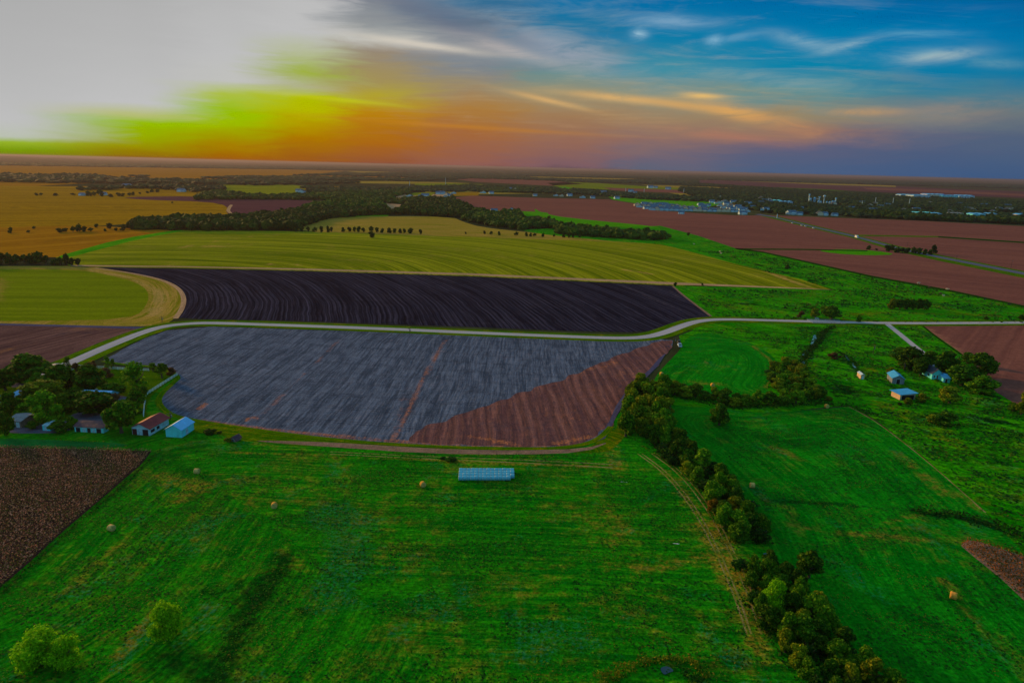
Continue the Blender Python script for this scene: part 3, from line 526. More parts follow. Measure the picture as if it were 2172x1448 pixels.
field('brown_field', [(1955,690),(2172,689),(2500,689),(2500,1100),(2172,868),(2110,830),(2085,790),(2040,750),(1990,715)], M_red, guide=[(2140,830),(2172,760)], spacing=5, smooth=0, layer=11, feats=[(DRY,[(1962,692),(2000,722),(2040,752)],7,1.3)])
strip('field_edge', [(1955,690),(1990,718),(2040,753)], M_dkgreen, 1.6, 13)
field('sunlit_margin', [(400,892),(450,899),(520,907),(600,919),(700,931),(820,943),(950,951),(1240,953),(1290,925),(1330,862),(1345,880),(1320,935),(1290,957),(1240,961),(1000,962),(860,955),(760,945),(640,944),(520,936),(420,915),(385,900)], M_verge, guide=[(400,895),(600,922),(820,946),(1240,957)], spacing=2.5, smooth=0, ragged=1.6, layer=10)  # bright olive grass margin, coloured to stand in for a sun-lit edge
field('glow_tinted_ground', [(-400,340),(0,343),(500,352),(760,360),(640,372),(300,384),(0,398),(-400,402)], M_orange, spacing=500, smooth=0, layer=1)  # orange ground painted in for the sunward glow over the far left
# ---- yards
field('lawn', [(-60,800),(60,790),(150,775),(330,784),(378,796),(345,820),(315,845),(308,880),(330,900),(0,915),(-80,915)], M_lawn, spacing=3, layer=10)
field('gravel_yard', [(10,900),(60,893),(110,890),(150,895),(150,918),(60,920),(10,918)], M_yard, spacing=3, layer=13)
field('gravel_yard', [(135,895),(150,880),(180,872),(220,880),(240,872),(236,893),(180,897)], M_yard, spacing=3, layer=13)
field('gravel_yard', [(140,845),(200,843),(275,838),(278,860),(255,868),(150,860)], M_yard, spacing=3, layer=13)
field('gravel_yard', [(20,822),(34,812),(56,806),(62,812),(44,822)], M_yard, spacing=3, layer=13)
field('bluish_grass', [(-200,930),(0,930),(150,935),(280,942),(250,950),(100,948),(-200,950)], mat_field('bluish_wet_grass', A_(4,78,28), A_(8,88,40), A_(60,90,30), A_(2,60,24), streak=(12,2), fine=.5, bump=.3), spacing=2, layer=10)
# ---- water
for poly in ([(1724,711),(1731,711),(1733,718),(1727,724),(1723,732),(1719,733),(1721,724),(1725,717)], [(1712,742),(1716,740),(1710,748),(1704,754),(1701,753),(1707,747)], [(1699,768),(1706,767),(1709,771),(1702,775),(1697,774)],
             [(1789,752),(1795,755),(1799,760),(1803,766),(1797,763)], [(1806,770),(1812,772),(1817,781),(1811,780)], [(1727,674),(1733,673),(1740,678),(1730,679)]):
    field('creek_water', poly, M_skywater, spacing=1.5, layer=15)
field('pond', [(1400,1417),(1412,1413),(1422,1416),(1430,1424),(1418,1427),(1410,1432),(1403,1426)], M_water, spacing=1.5, layer=15)
field('pool_water', [(1618,1174),(1627,1173),(1630,1177),(1620,1178)], M_water, spacing=1, layer=15)

# ------------------------------------------------------------------ the air
HZ = MB().box(-46000, 46000, -2600, 46000, -1.0, 97.5)
mh = bpy.data.materials.new('air'); mh.use_nodes = True; mh.node_tree.nodes.clear(); _n = NT(mh.node_tree)
pv = _n.n('ShaderNodeVolumePrincipled', {'Color': (0.36, 0.30, 0.31, 1), 'Density': 0.000055, 'Anisotropy': 0.35})
mo = _n.n('ShaderNodeOutputMaterial'); mh.node_tree.links.new(pv.outputs[0], mo.inputs['Volume'])
hz = HZ.build('haze', mh); tag(hz, kind='stuff')
# ================================================================== FOLIAGE
ORD = 'first second third fourth fifth sixth seventh eighth ninth tenth eleventh twelfth thirteenth fourteenth fifteenth sixteenth seventeenth eighteenth nineteenth twentieth'.split()
ORD += ['twenty-'+o for o in ORD[:9]]+['thirtieth']+['thirty-'+o for o in ORD[:9]]+['fortieth']+['forty-'+o for o in ORD[:9]]+['fiftieth']
def mat_leaf(name, c1, c2, hi, noise_scale=0.5, trans=0.25, var=(0.72, 0.6)):
    m = bpy.data.materials.new(name); m.use_nodes = True; n = NT(m.node_tree); b = m.node_tree.nodes['Principled BSDF']
    oi = n.n('ShaderNodeObjectInfo'); ge = n.n('ShaderNodeNewGeometry')
    nz = n.noise(ge.outputs['Position'], noise_scale, 3, 0.6)
    c = n.mix(n.mapr(n.m('ADD', n.m('MULTIPLY', nz, 0.6), n.m('MULTIPLY', ge.outputs['Random Per Island'], 0.4)), 0.3, 0.7), c1, c2)
    c = n.mix(n.m('MULTIPLY', n.mapr(ge.outputs['Random Per Island'], 0.55, 1.0), 0.55), c, hi)
    k = n.m('ADD', var[0], n.m('MULTIPLY', oi.outputs['Random'], var[1]))
    c = n.mix(1.0, c, n.n('ShaderNodeCombineColor', {0: k, 1: k, 2: k}).outputs[0], 'MULTIPLY')
    L = m.node_tree.links
    L.new(c, b.inputs['Base Color']); b.inputs['Roughness'].default_value = 0.85; b.inputs['Specular IOR Level'].default_value = 0.08
    if trans:
        tr = n.n('ShaderNodeBsdfTranslucent', {'Color': c}); mx = n.n('ShaderNodeMixShader', {0: trans, 1: b.outputs[0], 2: tr.outputs[0]})
        L.new(mx.outputs[0], m.node_tree.nodes['Material Output'].inputs['Surface'])
    return m
L_dark = mat_leaf('leaf_dark', A_(20,60,2), A_(50,88,4), A_(104,126,14))
L_mid = mat_leaf('leaf_mid', A_(36,84,2), A_(66,108,4), A_(118,142,16))
L_olive = mat_leaf('leaf_olive', A_(62,86,2), A_(94,108,6), A_(150,140,22))
L_lime = mat_leaf('leaf_lime', A_(86,146,0), A_(128,184,4), A_(166,206,14), trans=.4, var=(.82, .12))
L_red = mat_leaf('leaf_red', A_(64,46,22), A_(84,60,30), A_(126,84,60))
L_orange = mat_leaf('leaf_orange', A_(78,64,4), A_(100,76,8), A_(140,96,20))
L_far = mat_leaf('leaf_far', A_(10,34,10), A_(26,48,14), A_(50,64,24), noise_scale=.02, trans=0)
L_far2 = mat_leaf('leaf_far_olive', A_(16,42,2), A_(38,58,4), A_(66,80,12), noise_scale=.05, trans=0)
L_brown = mat_leaf('leaf_far_brown', A_(44,40,8), A_(66,50,10), A_(92,66,14), noise_scale=.02, trans=0)
L_under = mat_leaf('undergrowth', A_(6,40,4), A_(20,62,6), A_(60,90,10), noise_scale=.3)
L_crop = mat_leaf('crop_heads', A_(74,72,18), A_(146,94,70), A_(200,136,104), noise_scale=.12, trans=.1)
L_crop2 = mat_leaf('crop_heads_red', A_(64,46,10), A_(120,66,22), A_(160,88,36), noise_scale=.12, trans=.1)
L_weed = mat_leaf('tall_weeds', A_(56,88,2), A_(100,104,6), A_(150,124,30), noise_scale=.4)
M_bark = mat_simple('bark', A_(70,58,48), .9, .3, 3)

def ico(sub):
    bm = bmesh.new(); bmesh.ops.create_icosphere(bm, subdivisions=sub, radius=1.0)
    V = np.array([v.co[:] for v in bm.verts]); Fc = np.array([[v.index for v in f.verts] for f in bm.faces]); bm.free(); return V, Fc
ICO1, ICO2 = ico(1), ico(2)
def leaves(P, Nn, size, r):
    """small bent leaf sprays (two triangles each) at points P facing Nn"""
    n = len(P); a = r.normal(size=(n, 3)); t = np.cross(Nn, a); t /= np.linalg.norm(t, axis=1)[:, None]+1e-9; b = np.cross(Nn, t); b /= np.linalg.norm(b, axis=1)[:, None]+1e-9
    s = size*(0.55+0.9*r.random((n, 1))); e = 0.6+0.7*r.random((n, 1))
    q = np.stack([P-t*s, P-b*s*e*.7+Nn*s*.15, P+t*s, P+b*s*e*.7-Nn*s*.25], 1)
    V = q.reshape(-1, 3); i = np.arange(n)*4
    Fc = np.concatenate([np.stack([i, i+1, i+2], 1), np.stack([i, i+2, i+3], 1)]); return V, Fc
def crown(name, seed, mat, nl=14, nq=2400, leaf=.12, h=1.9, low=-.04, spread=.62, lobe=(.26, .46), core=True, flat=0.0):
    """crown of radius about 1 and height h above the ground, made of many leaf sprays on uneven lobes"""
    r = np.random.default_rng(seed); C = []; Rd = []
    for k in range(nl):
        a = r.random()*2*math.pi; q = spread*math.sqrt(r.random()); zf = r.random()
        if k < 3: q *= .3; zf = .55+.2*k
        env = math.sin(math.pi*min(1, .18+.78*zf))**.7
        C.append((math.cos(a)*q*env, math.sin(a)*q*env, h*(low+.18+(0.80-low-.10)*zf))); Rd.append(lobe[0]+(lobe[1]-lobe[0])*r.random())
    C = np.array(C); Rd = np.array(Rd); sub = (Rd**2)/(Rd**2).sum(); li = r.choice(nl, nq, p=sub)
    D = r.normal(size=(nq, 3)); D /= np.linalg.norm(D, axis=1)[:, None]
    P = C[li]+D*(Rd[li]*(0.66+.62*r.random(nq)))[:, None]*np.array([1, 1, .82+flat])
    Nn = D+r.normal(size=(nq, 3))*.55; Nn[:, 2] += .25; Nn /= np.linalg.norm(Nn, axis=1)[:, None]
    P[:, 2] = np.maximum(P[:, 2], .06+r.random(nq)*.1)
    V, Fc = leaves(P, Nn, leaf, r); off = len(V); Vs = [V]; Fs = [Fc]
    if core:  # hidden solid lobes added to block light and darken the crown
        for c, rd in zip(C, Rd):
            iv, jf = ICO2
            v = iv*(rd*.68*(1+.3*r.normal(size=(len(iv), 1)).clip(-1.5, 1.5)*.6))*np.array([1, 1, .8])+c; v[:, 2] = np.maximum(v[:, 2], .04)
            Vs.append(v); Fs.append(jf+off); off += len(v)
    return np_mesh(name, np.concatenate(Vs), np.concatenate(Fs), [mat])
def trunk_mesh(seed, h=1.2, r0=.085):
    r = random.Random(seed); mb = MB(); top = Vector((r.uniform(-.05, .05), r.uniform(-.05, .05), h*.5))
    mb.tube((0, 0, -.02), (0, 0, .08), r0*1.5, r0*1.05, 7); mb.tube((0, 0, .08), top, r0*1.05, r0*.7, 7)
    for k in range(4):
        a = k*1.57+r.uniform(-.4, .4); m1 = top+Vector((math.cos(a)*.28, math.sin(a)*.28, h*.25)); mb.tube(top, m1, r0*.5, r0*.3, 6, False)
        mb.tube(m1, m1+Vector((math.cos(a+.5)*.22, math.sin(a+.5)*.22, h*.22)), r0*.3, r0*.12, 5, False)
    me = bpy.data.meshes.new('trunk'); me.from_pydata(mb.v, [], mb.f); me.materials.append(M_bark); return me
TR = [trunk_mesh(i) for i in range(3)]
def protos(key, mat, seeds, **kw): return [crown('crown_'+key, s, mat, **kw) for s in seeds]
CR = {
 'dark': protos('dark', L_dark, (1, 2, 3, 4), nq=3600, leaf=.085, nl=26, lobe=(.16, .34)),
 'mid': protos('mid', L_mid, (5, 6, 7), nq=3600, leaf=.085, nl=24, lobe=(.16, .36)),
 'olive': protos('olive', L_olive, (8, 9, 10), nq=3600, leaf=.085, nl=26, lobe=(.15, .33)),
 'lime': protos('lime', L_lime, (11, 12), nq=6500, leaf=.05, nl=16, lobe=(.26, .46), h=1.7, low=.0),
 'airy': protos('airy', L_mid, (13, 14), nq=1500, leaf=.07, nl=16, lobe=(.16, .3), spread=.75, core=False),
 'red': protos('red', L_red, (15, 16), nq=1500, leaf=.08, nl=14, lobe=(.2, .36)),
 'orange': protos('orange', L_orange, (17,), nq=1800, leaf=.08, nl=14, lobe=(.2, .36)),
 'spiky': protos('spiky', L_dark, (18, 19), nq=2600, leaf=.075, nl=12, lobe=(.18, .32), h=2.6, spread=.45),
 'bush': protos('bush', L_under, (20, 21, 22), nq=900, leaf=.10, nl=9, lobe=(.25, .42), h=1.1, low=0),
 'bushy': protos('bushy', L_weed, (23, 24), nq=900, leaf=.10, nl=9, lobe=(.25, .42), h=1.1, low=0),
 'far': protos('far', L_far2, (25, 26, 27, 28), nq=260, leaf=.2, nl=9, lobe=(.28, .46), h=1.7, low=.02),
}
PR = {'dark': 'tree', 'mid': 'tree', 'olive': 'tree', 'lime': 'tree', 'airy': 'tree', 'red': 'flowering_tree', 'orange': 'tree', 'spiky': 'tree', 'bush': 'bush', 'bushy': 'bush', 'far': 'tree'}
tr_r = random.Random(3); NTREE = [0]
def tree_at(loc, rad, H, kind, label, group=None, cat=None, trunk=True):
    if kind == 'far': H *= .8
    me = tr_r.choice(CR[kind]); hh = {'spiky': 2.6, 'bush': 1.1, 'bushy': 1.1, 'lime': 1.7, 'far': 1.7}.get(kind, 1.9)
    o = empty(PR[kind], loc, tr_r.uniform(0, 6.28)); o.scale = (rad*tr_r.uniform(.92, 1.1), rad*tr_r.uniform(.92, 1.1), H/(hh*.92))
    link('crown', me, o)
    if trunk: link('trunk', tr_r.choice(TR), o)
    tag(o, label, cat or ('bush' if PR[kind] == 'bush' else 'tree'), group); NTREE[0] += 1
    return o
def tree(cx, cy, w_, h_, kind, label, group=None, cat=None):
    """cx, cy, w_, h_: centre and size of the crown as seen in the picture"""
    py = cy+h_/2-1
    for _ in range(2):
        g = G(cx, py); s = ppm(cx, py); dep = math.atan2(CAM_H, math.hypot(g.x, g.y)); rad = w_/2/s
        py = cy+h_/2-0.55*rad*math.sin(dep)*s
    g = G(cx, py); rad *= 1.2; H = max(0.9*rad, 1.12*(h_/s-0.5*rad*math.sin(dep))/math.cos(dep))
    if kind in ('bush', 'bushy'): H = max(0.4*rad, (h_/s-1.3*rad*math.sin(dep)))
    return tree_at(g, rad, H, kind, label, group, cat)

# ---- homestead trees, each told apart
HOME = 'trees round the homestead on the left'
for t in [
 (64,788,82,50,'dark','large dark spreading tree at the corner of the brown field and the driveway'),
 (12,811,44,38,'dark','dark tree cut by the left edge beside the blue-roofed house'),
 (129,812,66,48,'dark','broad dark tree amid the homestead, left one of a touching pair'),
 (190,812,72,52,'dark','broad dark tree at the edge of the homestead lawn, right one of a touching pair'),
 (80,812,34,26,'mid','small round tree between the big corner tree and the broad pair'),
 (96,842,84,50,'olive','wide olive-green tree just right of the blue-roofed house'),
 (99,874,58,58,'mid','tall light green tree standing above the gravel yard and white box shed'),
 (20,862,44,40,'dark','dark tree below the blue-roofed house near the left edge'),
 (12,904,36,42,'dark','very dark tree at the left edge beside the yard shed'),
 (134,862,34,34,'mid','small green tree between the light yard tree and the shaded pale-roofed house'),
 (203,864,76,44,'dark','broad dark tree in front of the pale-roofed house'),
 (243,832,44,20,'dark','low dark tree on the near edge of the homestead lawn'),
 (291,806,56,48,'airy','thin see-through tree standing alone on the homestead lawn'),
 (291,852,32,38,'dark','dark narrow tree by the corner where the white fence bends'),
 (303,836,20,20,'dark','small dark tree touching the left end of the slanting white fence'),
 (258,894,62,56,'dark','round dark tree between the long rusty shed and the brown-roofed barn'),
 (272,868,48,26,'mid','green tree behind the round dark tree by the brown-roofed barn'),
 (344,790,32,28,'spiky','dark tree in the far corner of the white-fenced lawn'),
 (325,782,20,16,'airy','thin olive tree beside the dark tree at the far lawn corner'),
 (125,909,40,22,'dark','low dark tree beside the white box shed in the yard'),
 (154,900,26,22,'mid','small tree at the left end of the long rusty-roofed shed'),
 (228,774,15,24,'airy','slender tree behind the back white fence, left of two close together'),
 (240,775,11,18,'airy','slender tree behind the back white fence, right of two close together'),
 (200,776,10,14,'red','small reddish tree on the back white fence line'),
 (145,773,17,20,'airy','small tree beside the parked trailer at the driveway bend'),
 (163,783,20,16,'red','reddish shrub tree just inside the back fence near the trailer'),
 (226,795,26,18,'red','reddish flowering tree on the left edge of the homestead lawn'),
 (247,853,30,24,'red','pinkish flowering tree beside the gravel court'),
 (364,790,22,13,'red','low reddish shrub at the very tip of the fenced lawn'),
 (190,785,30,12,'red','reddish hedge clump under the back white fence'),
 (50,872,30,22,'mid','green tree between the left shed roof and the light yard tree'),
 (70,905,22,16,'dark','small dark tree beside the yard at the foot of the light green tree'),
 (180,852,40,30,'mid','green tree overhanging the left end of the pale-roofed house'),
 (222,850,34,26,'dark','dark tree at the right end of the pale-roofed house'),
 (62,855,40,34,'dark','dark tree between the blue-roofed house and the tall yard tree'),
 (112,830,34,26,'mid','mid-green tree tucked behind the tall yard tree'),
 (160,838,44,24,'dark','dark tree hugging the back of the pale-roofed house'),
]: tree(t[0], t[1]-1, t[2]*1.1, t[3]*1.12, t[4], t[5], HOME)
# ---- right farm trees
FARM = 'trees round the farmstead on the right'
for t in [
 (1914,753,48,26,'dark','low wide dark tree at the left end of the farm grove behind the grey-blue barn'),
 (1931,765,58,44,'dark','big dark tree in the farm grove just left of the white farmhouse'),
 (1952,780,34,34,'dark','dark tree touching the back left side of the white farmhouse'),
 (1970,760,34,24,'mid','green tree at the end of the straight driveway'),
 (2003,773,52,42,'dark','large dark tree directly behind the white farmhouse'),
 (2052,762,30,22,'dark','dark tree at the edge of the red field, topmost of the farm trees'),
 (2079,777,54,46,'dark','tallest tree at the edge of the red field right of the farmhouse'),
 (2038,800,60,42,'dark','wide dark tree just right of the small blue shed'),
 (2080,819,54,36,'mid','round green tree below the tallest tree at the red field edge'),
 (2014,842,54,34,'olive','round tree standing alone right of the orange-walled shed'),
 (1954,846,30,18,'olive','small olive tree at the right end of the orange-walled shed'),
 (1925,852,22,14,'olive','little bushy tree in front of the orange-walled shed'),
 (2003,893,50,24,'dark','low wide dark tree in the open pasture below the farm'),
 (1976,890,26,18,'olive','small olive bush tree left of the low wide tree in the pasture'),
 (2166,860,30,44,'olive','tree cut by the right edge at the corner of the red field'),
 (2148,865,22,18,'mid','small green tree beside the one cut by the right edge'),
 (1888,789,22,14,'olive','small olive tree just above the grey-blue barn'),
 (1770,757,24,10,'red','low reddish-brown brush by the forked creek pool'),
 (1764,666,42,26,'dark','broad dark tree behind the road bridge'),
 (1748,659,20,16,'mid','lighter tree between the two beside the road bridge'),
 (1728,666,24,18,'olive','olive tree on the left side of the road bridge'),
 (1699,668,18,12,'red','small reddish bush tree left of the bridge trees'),
 (1821,677,13,13,'mid','little tree on the road edge right of the bridge'),
 (2091,675,10,7,'dark','small dark bush above the long white road near the right edge'),
 (2166,674,14,10,'dark','small dark bush above the road at the right edge of the picture'),
 (1893,646,20,21,'olive','light olive tree at the left end of the short pond-side grove'),
 (1525,884,48,44,'dark','lone dark round tree in the green meadow right of the hedgerow'),
 (352,1332,60,68,'lime','bright yellow-green round tree alone in the foreground meadow'),
 (88,1388,84,66,'lime','bright green bushy tree low in the foreground, left of a touching pair'),
 (142,1394,66,58,'lime','bright green bushy tree low in the foreground, right of a touching pair'),
 (787,498,15,13,'far','lone dark tree standing out in the olive field below the tree line'),
 (1843,525,13,9,'far','lone tree at the tip of the long grass patch between red fields'),
 (1858,529,6,4,'far','tiny bush right of the lone tree between the red fields'),
 (1433,603,9,8,'far','small bush at the far right corner of the ploughed field'),
 (1489,603,6,5,'far','tiny bush on the tan strip right of the ploughed field'),
 (1670,566,14,10,'far','small dark tree in the creek grass beside the olive field point'),
 (1908,856,12,8,'bush','tiny bush at the foot of the orange-walled shed'),
 (1715,1205,58,56,'dark','rounded dark tree sticking out on the right side of the lower hedgerow'),
 (1640,1275,52,60,'lime','pale yellow-green tree in the lower hedgerow'),
 (1513,1078,36,30,'orange','rusty orange tree on the left side of the middle hedgerow'),
 (1460,497,8,7,'far','dot of a tree where the creek grass meets the red field'),
 (1208,465,0.1,0.1,'far','x') ,
]:
    if t[2] > 1: tree(*t[:5], t[5], FARM if 1860 < t[0] and 740 < t[1] < 900 else None)
for i, (x, w_) in enumerate(((1908,18),(1921,18),(1934,18),(1947,18),(1960,22))): tree(x, 647, w_+3, 20, 'dark', ORD[i]+' dark tree from the left packed in the short grove above the road', 'dark trees of the short grove')
NR = [0]
for x, y, w_, h_ in ((445,918,32,9),(466,917,16,7),(958,975,30,13),(940,972,16,6),(483,933,20,14)): tree(x, y, w_, h_, 'bush' if x != 483 else 'bushy', {445:'wide low bush on the grass right of the white barn',466:'small bush joined to the low bush right of the white barn',958:'low round bush beside the dark ditch above the bale stack',940:'small weedy bush at the left end of the ditch above the bale stack',483:'olive bush leaning on the ruined little hut'}[x])

def along(line, halfw, spacing, r):
    """scattered ground points inside a band; line in picture positions, halfw in pixels at each node"""
    pts = []; W_ = [np.array(G(*p)[:2]) for p in line]; hw = [h/ppm(*p) for h, p in zip(halfw, line)]
    for a, b, ha, hb in zip(W_[:-1], W_[1:], hw[:-1], hw[1:]):
        L = np.linalg.norm(b-a); nrm = np.array([-(b-a)[1], (b-a)[0]])/L
        for _ in range(int(L*(ha+hb)*6)+20):
            t = r.random(); q = a+(b-a)*t+nrm*(2*r.random()-1)*(ha+(hb-ha)*t)
            if all((q[0]-p[0])**2+(q[1]-p[1])**2 > spacing**2 for p in pts): pts.append(q)
    return pts
def undergrowth(name, line, halfw, mat, dens=2.2, size=.33, hmax=1.2, label=None, cat='undergrowth'):
    r = np.random.default_rng(len(line)*7+int(line[0][0])); Ps = []
    W_ = [np.array(G(*p)[:2]) for p in line]; hw = [h/ppm(*p) for h, p in zip(halfw, line)]
    for a, b, ha, hb in zip(W_[:-1], W_[1:], hw[:-1], hw[1:]):
        L = np.linalg.norm(b-a); nrm = np.array([-(b-a)[1], (b-a)[0]])/L; n = int(L*(ha+hb)*dens)
        t = r.random(n)[:, None]; q = a+(b-a)*t+nrm*(np.clip(r.normal(size=(n, 1))*.55, -1.2, 1.2))*(ha+(hb-ha)*t); Ps.append(q)
    P = np.concatenate(Ps); hz_ = np.array([max(0.1, .5+.9*noise.noise(Vector((p[0]/3.5, p[1]/3.5, 0)))) for p in P])
    P3 = np.column_stack([P, hz_*hmax*r.random(len(P))**.6+.08]); Nn = r.normal(size=P3.shape)*.6+np.array([0, 0, 1]); Nn /= np.linalg.norm(Nn, axis=1)[:, None]
    V, Fc = leaves(P3, Nn, size, r); o = link(name, np_mesh(name, V, Fc, [mat])); tag(o, label, cat if label else None, kind='stuff'); return o
hr = random.Random(11)
def hedge(line, halfw, spacing, rr_, hh_, kinds, where, only=None):
    """trees packed along a band; each is told apart by its look, its flank and its place counted from the far end"""
    pts = along(line, halfw, spacing, hr); mid = np.array([G(*p)[:2] for p in line]); cnt = {}
    A0, B0 = mid[0], mid[-1]; dirn = (B0-A0)/np.linalg.norm(B0-A0); horiz = abs(dirn[0]) > abs(dirn[1])
    pts.sort(key=lambda q: (q-A0)@dirn)
    for q in pts:
        rad = hr.uniform(*rr_); k = hr.choice(kinds); H = hr.uniform(*hh_)*(1.0 if k != 'bush' else .45)
        side = (q-A0)[0]*dirn[1]-(q-A0)[1]*dirn[0]
        fl = ('near' if side < 0 else 'far') if horiz else ('left' if side*(1 if dirn[1] > 0 else -1) < 0 else 'right')
        look = {'dark': 'dark tree', 'spiky': 'dark tree', 'olive': 'olive-tinted tree', 'mid': 'mid-green tree', 'bush': 'low bush'}[k]
        c = cnt[(look, fl)] = cnt.get((look, fl), 0)+1
        tree_at(Vector((q[0], q[1], 0)), rad, H, k, '%s %s from the %s, %s flank of %s' % (ORD[c-1], look, 'left' if horiz else 'top', fl, where), 'trees of '+where)
    return len(pts)
hedge([(1385,832),(1372,862),(1372,892),(1362,930)], [24,38,42,40], 4.2, (3.4,5.0), (6,9.5), ['olive','olive','mid','dark'], 'the upper hedgerow')
hedge([(1400,925),(1430,965),(1480,1000),(1525,1040),(1560,1090),(1590,1150)], [26,30,34,30,34,46], 3.9, (2.7,4.2), (4.0,7.5), ['dark','dark','mid','olive','bush'], 'the middle hedgerow')
hedge([(1610,1205),(1640,1255),(1680,1310),(1720,1370),(1775,1435),(1850,1520),(1950,1640)], [46,62,68,68,78,86,86], 3.3, (2.0,3.3), (3.4,6.4), ['dark','dark','mid','olive','dark','bush'], 'the lower hedgerow')
hedge([(1400,832),(1450,838),(1500,848),(1560,858),(1640,856),(1720,850)], [9,10,11,13,14,10], 4.0, (2.8,4.4), (3.4,6), ['dark','dark','mid','olive'], 'the cross hedge')
hedge([(1672,782),(1668,805),(1690,830),(1725,848)], [24,36,40,18], 4.2, (3.0,4.8), (3.4,6), ['dark','olive','mid','bush'], 'the creek thicket')
hedge([(1745,852),(1775,851)], [5,5], 5, (2.0,3.0), (1.5,2.5), ['olive'], 'the hedge end by a bale')
undergrowth('hedge_undergrowth', [(1350,850),(1372,890),(1380,930),(1430,965),(1480,1000),(1525,1040),(1560,1090),(1595,1155)], [26,34,34,34,34,36,42,50], L_under, label='dark tangled undergrowth filling the upper and middle hedgerow')
undergrowth('hedge_undergrowth', [(1610,1195),(1640,1255),(1680,1310),(1720,1370),(1775,1435),(1850,1520),(1950,1640)], [46,64,70,70,78,86,90], L_under, dens=4, size=.36, hmax=1.6, label='dark tangled undergrowth filling the lower hedgerow')
undergrowth('hedge_undergrowth', [(1390,836),(1450,846),(1500,856),(1560,866),(1640,862),(1740,856),(1800,862)], [10,11,12,13,14,10,7], L_under, dens=4, hmax=1.8, label='dark undergrowth below the hedge between the right meadows')
undergrowth('hedge_undergrowth', [(1660,778),(1672,805),(1700,835),(1745,852)], [26,36,40,20], L_under, label='dark brush filling the thicket on the creek bend')
undergrowth('creek_brush', [(1770,692),(1745,705),(1735,725),(1715,745),(1700,765),(1696,780)], [8,8,8,9,9,8], L_under, hmax=1.4, dens=4, size=.4, label='dark bank weeds along the narrow creek below the bridge')
undergrowth('creek_brush', [(1775,745),(1790,755),(1808,768),(1820,782)], [6,7,7,7], L_under, hmax=1.1, dens=4, label='dark bank weeds beside the small forked pool')
undergrowth('ditch_brush', [(1930,1085),(1990,1090),(2060,1100),(2120,1118),(2190,1145)], [10,20,26,32,36], L_under, hmax=1.7, dens=4, label='dark brush in the ditch crossing the right meadow')
undergrowth('ditch_brush', [(1795,858),(1850,880),(1920,896),(1990,905),(2080,900),(2172,925)], [8,10,10,12,10,12], L_under, hmax=1.1, dens=2.4, label='dark brush band winding below the right farm')
undergrowth('tall_weeds', [(120,932),(160,936),(230,938)], [3,5,3], L_weed, hmax=.8, size=.25, label='yellowish tall weeds strip in front of the gravel yard')
undergrowth('tall_weeds', [(200,948),(300,946),(375,944)], [2,3,4], L_weed, hmax=.9, size=.25, label='yellowish tall weeds between the dark crop and the white barn')
undergrowth('tall_weeds', [(540,935),(585,936)], [2,2], L_weed, hmax=.6, size=.25, label='short yellow weed strip right of the ruined hut')
undergrowth('pond_reeds', [(1270,1448),(1320,1425),(1370,1404),(1420,1398),(1470,1408),(1500,1440)], [20,15,11,9,12,18], L_weed, hmax=1.7, size=.24, dens=14, label='tall reeds ringing the small pond at the bottom edge')
undergrowth('pond_reeds', [(1445,1425),(1470,1440),(1500,1470)], [12,20,24], L_under, hmax=1.4, size=.24, dens=10, label='dark reeds right of the small pond at the bottom edge')
undergrowth('hedge_margin', [(1360,945),(1420,985),(1480,1040),(1510,1100),(1545,1165)], [4,4,4,5,6], L_weed, hmax=.6, size=.22, dens=4, label='light green grass margin along the left side of the hedgerow')
undergrowth('swale_grass', [(630,1165),(590,1220),(540,1290),(490,1380),(470,1460)], [16,34,34,30,40], L_under, hmax=.35, size=.16, dens=3.2, label='dark coarse grass in the wet hollow of the foreground meadow')
undergrowth('crop_edge_weeds', [(340,955),(280,1014),(165,1112),(0,1262),(-120,1370)], [5,5,6,8,9], L_under, hmax=.9, size=.2, dens=6, label='dark green weeds along the slanting edge of the dark crop')

# ---- rows of single trees
ROWT = 'trees strung along the far fence line'
NR = [0]
for x, y, w_ in ((1027,494,6),(1042,495,7),(1058,496,8),(1095,497,8),(1116,498,8),(1126,499,7),(1134,499,6),(1152,500,7),(1175,500,5),(1195,501,7),(1206,501,8),(1216,502,7),(1230,502,6),(1254,502,6),(987,495,4)):
    NR[0] += 1; tree(x, y-1, w_+1, w_+1, 'far', '%s from the left: small dark tree in the thin row above the olive field' % ORD[NR[0]-1], ROWT)
NR = [0]
for x, y, w_, h_ in ((628,487,9,9),(642,486,10,10),(654,486,9,9),(668,487,9,9),(682,487,9,11),(695,486,9,12),(703,487,7,8),(727,487,9,8),(740,487,9,8),(752,487,9,8),(762,487,9,10),(771,488,9,9),(788,486,12,11),(800,488,10,8),(812,489,10,8),(826,489,10,9),(838,490,9,8),(849,490,10,8),(857,490,8,7),(872,490,13,9),(891,492,8,8)):
    NR[0] += 1; tree(x, y, w_+1, h_+2, 'far', '%s from the left: dark tree in the close row above the olive field' % ORD[NR[0]-1], 'dark trees topping the olive field')
NR = [0]
for x, y, w_, h_ in ((4,550,24,24),(20,549,24,22),(36,550,22,22),(52,549,22,20),(66,550,22,20),(84,548,26,26),(98,552,18,18),(116,556,16,14),(128,554,18,18),(142,550,18,24),(152,556,16,16),(165,556,16,14),(-14,551,26,26)):
    NR[0] += 1; tree(x, y, w_, h_, 'far', '%s from the left: dark tree in the left-edge clump beside the mown field' % ORD[NR[0]-1], 'dark trees of the clump at the left edge')
NR = [0]
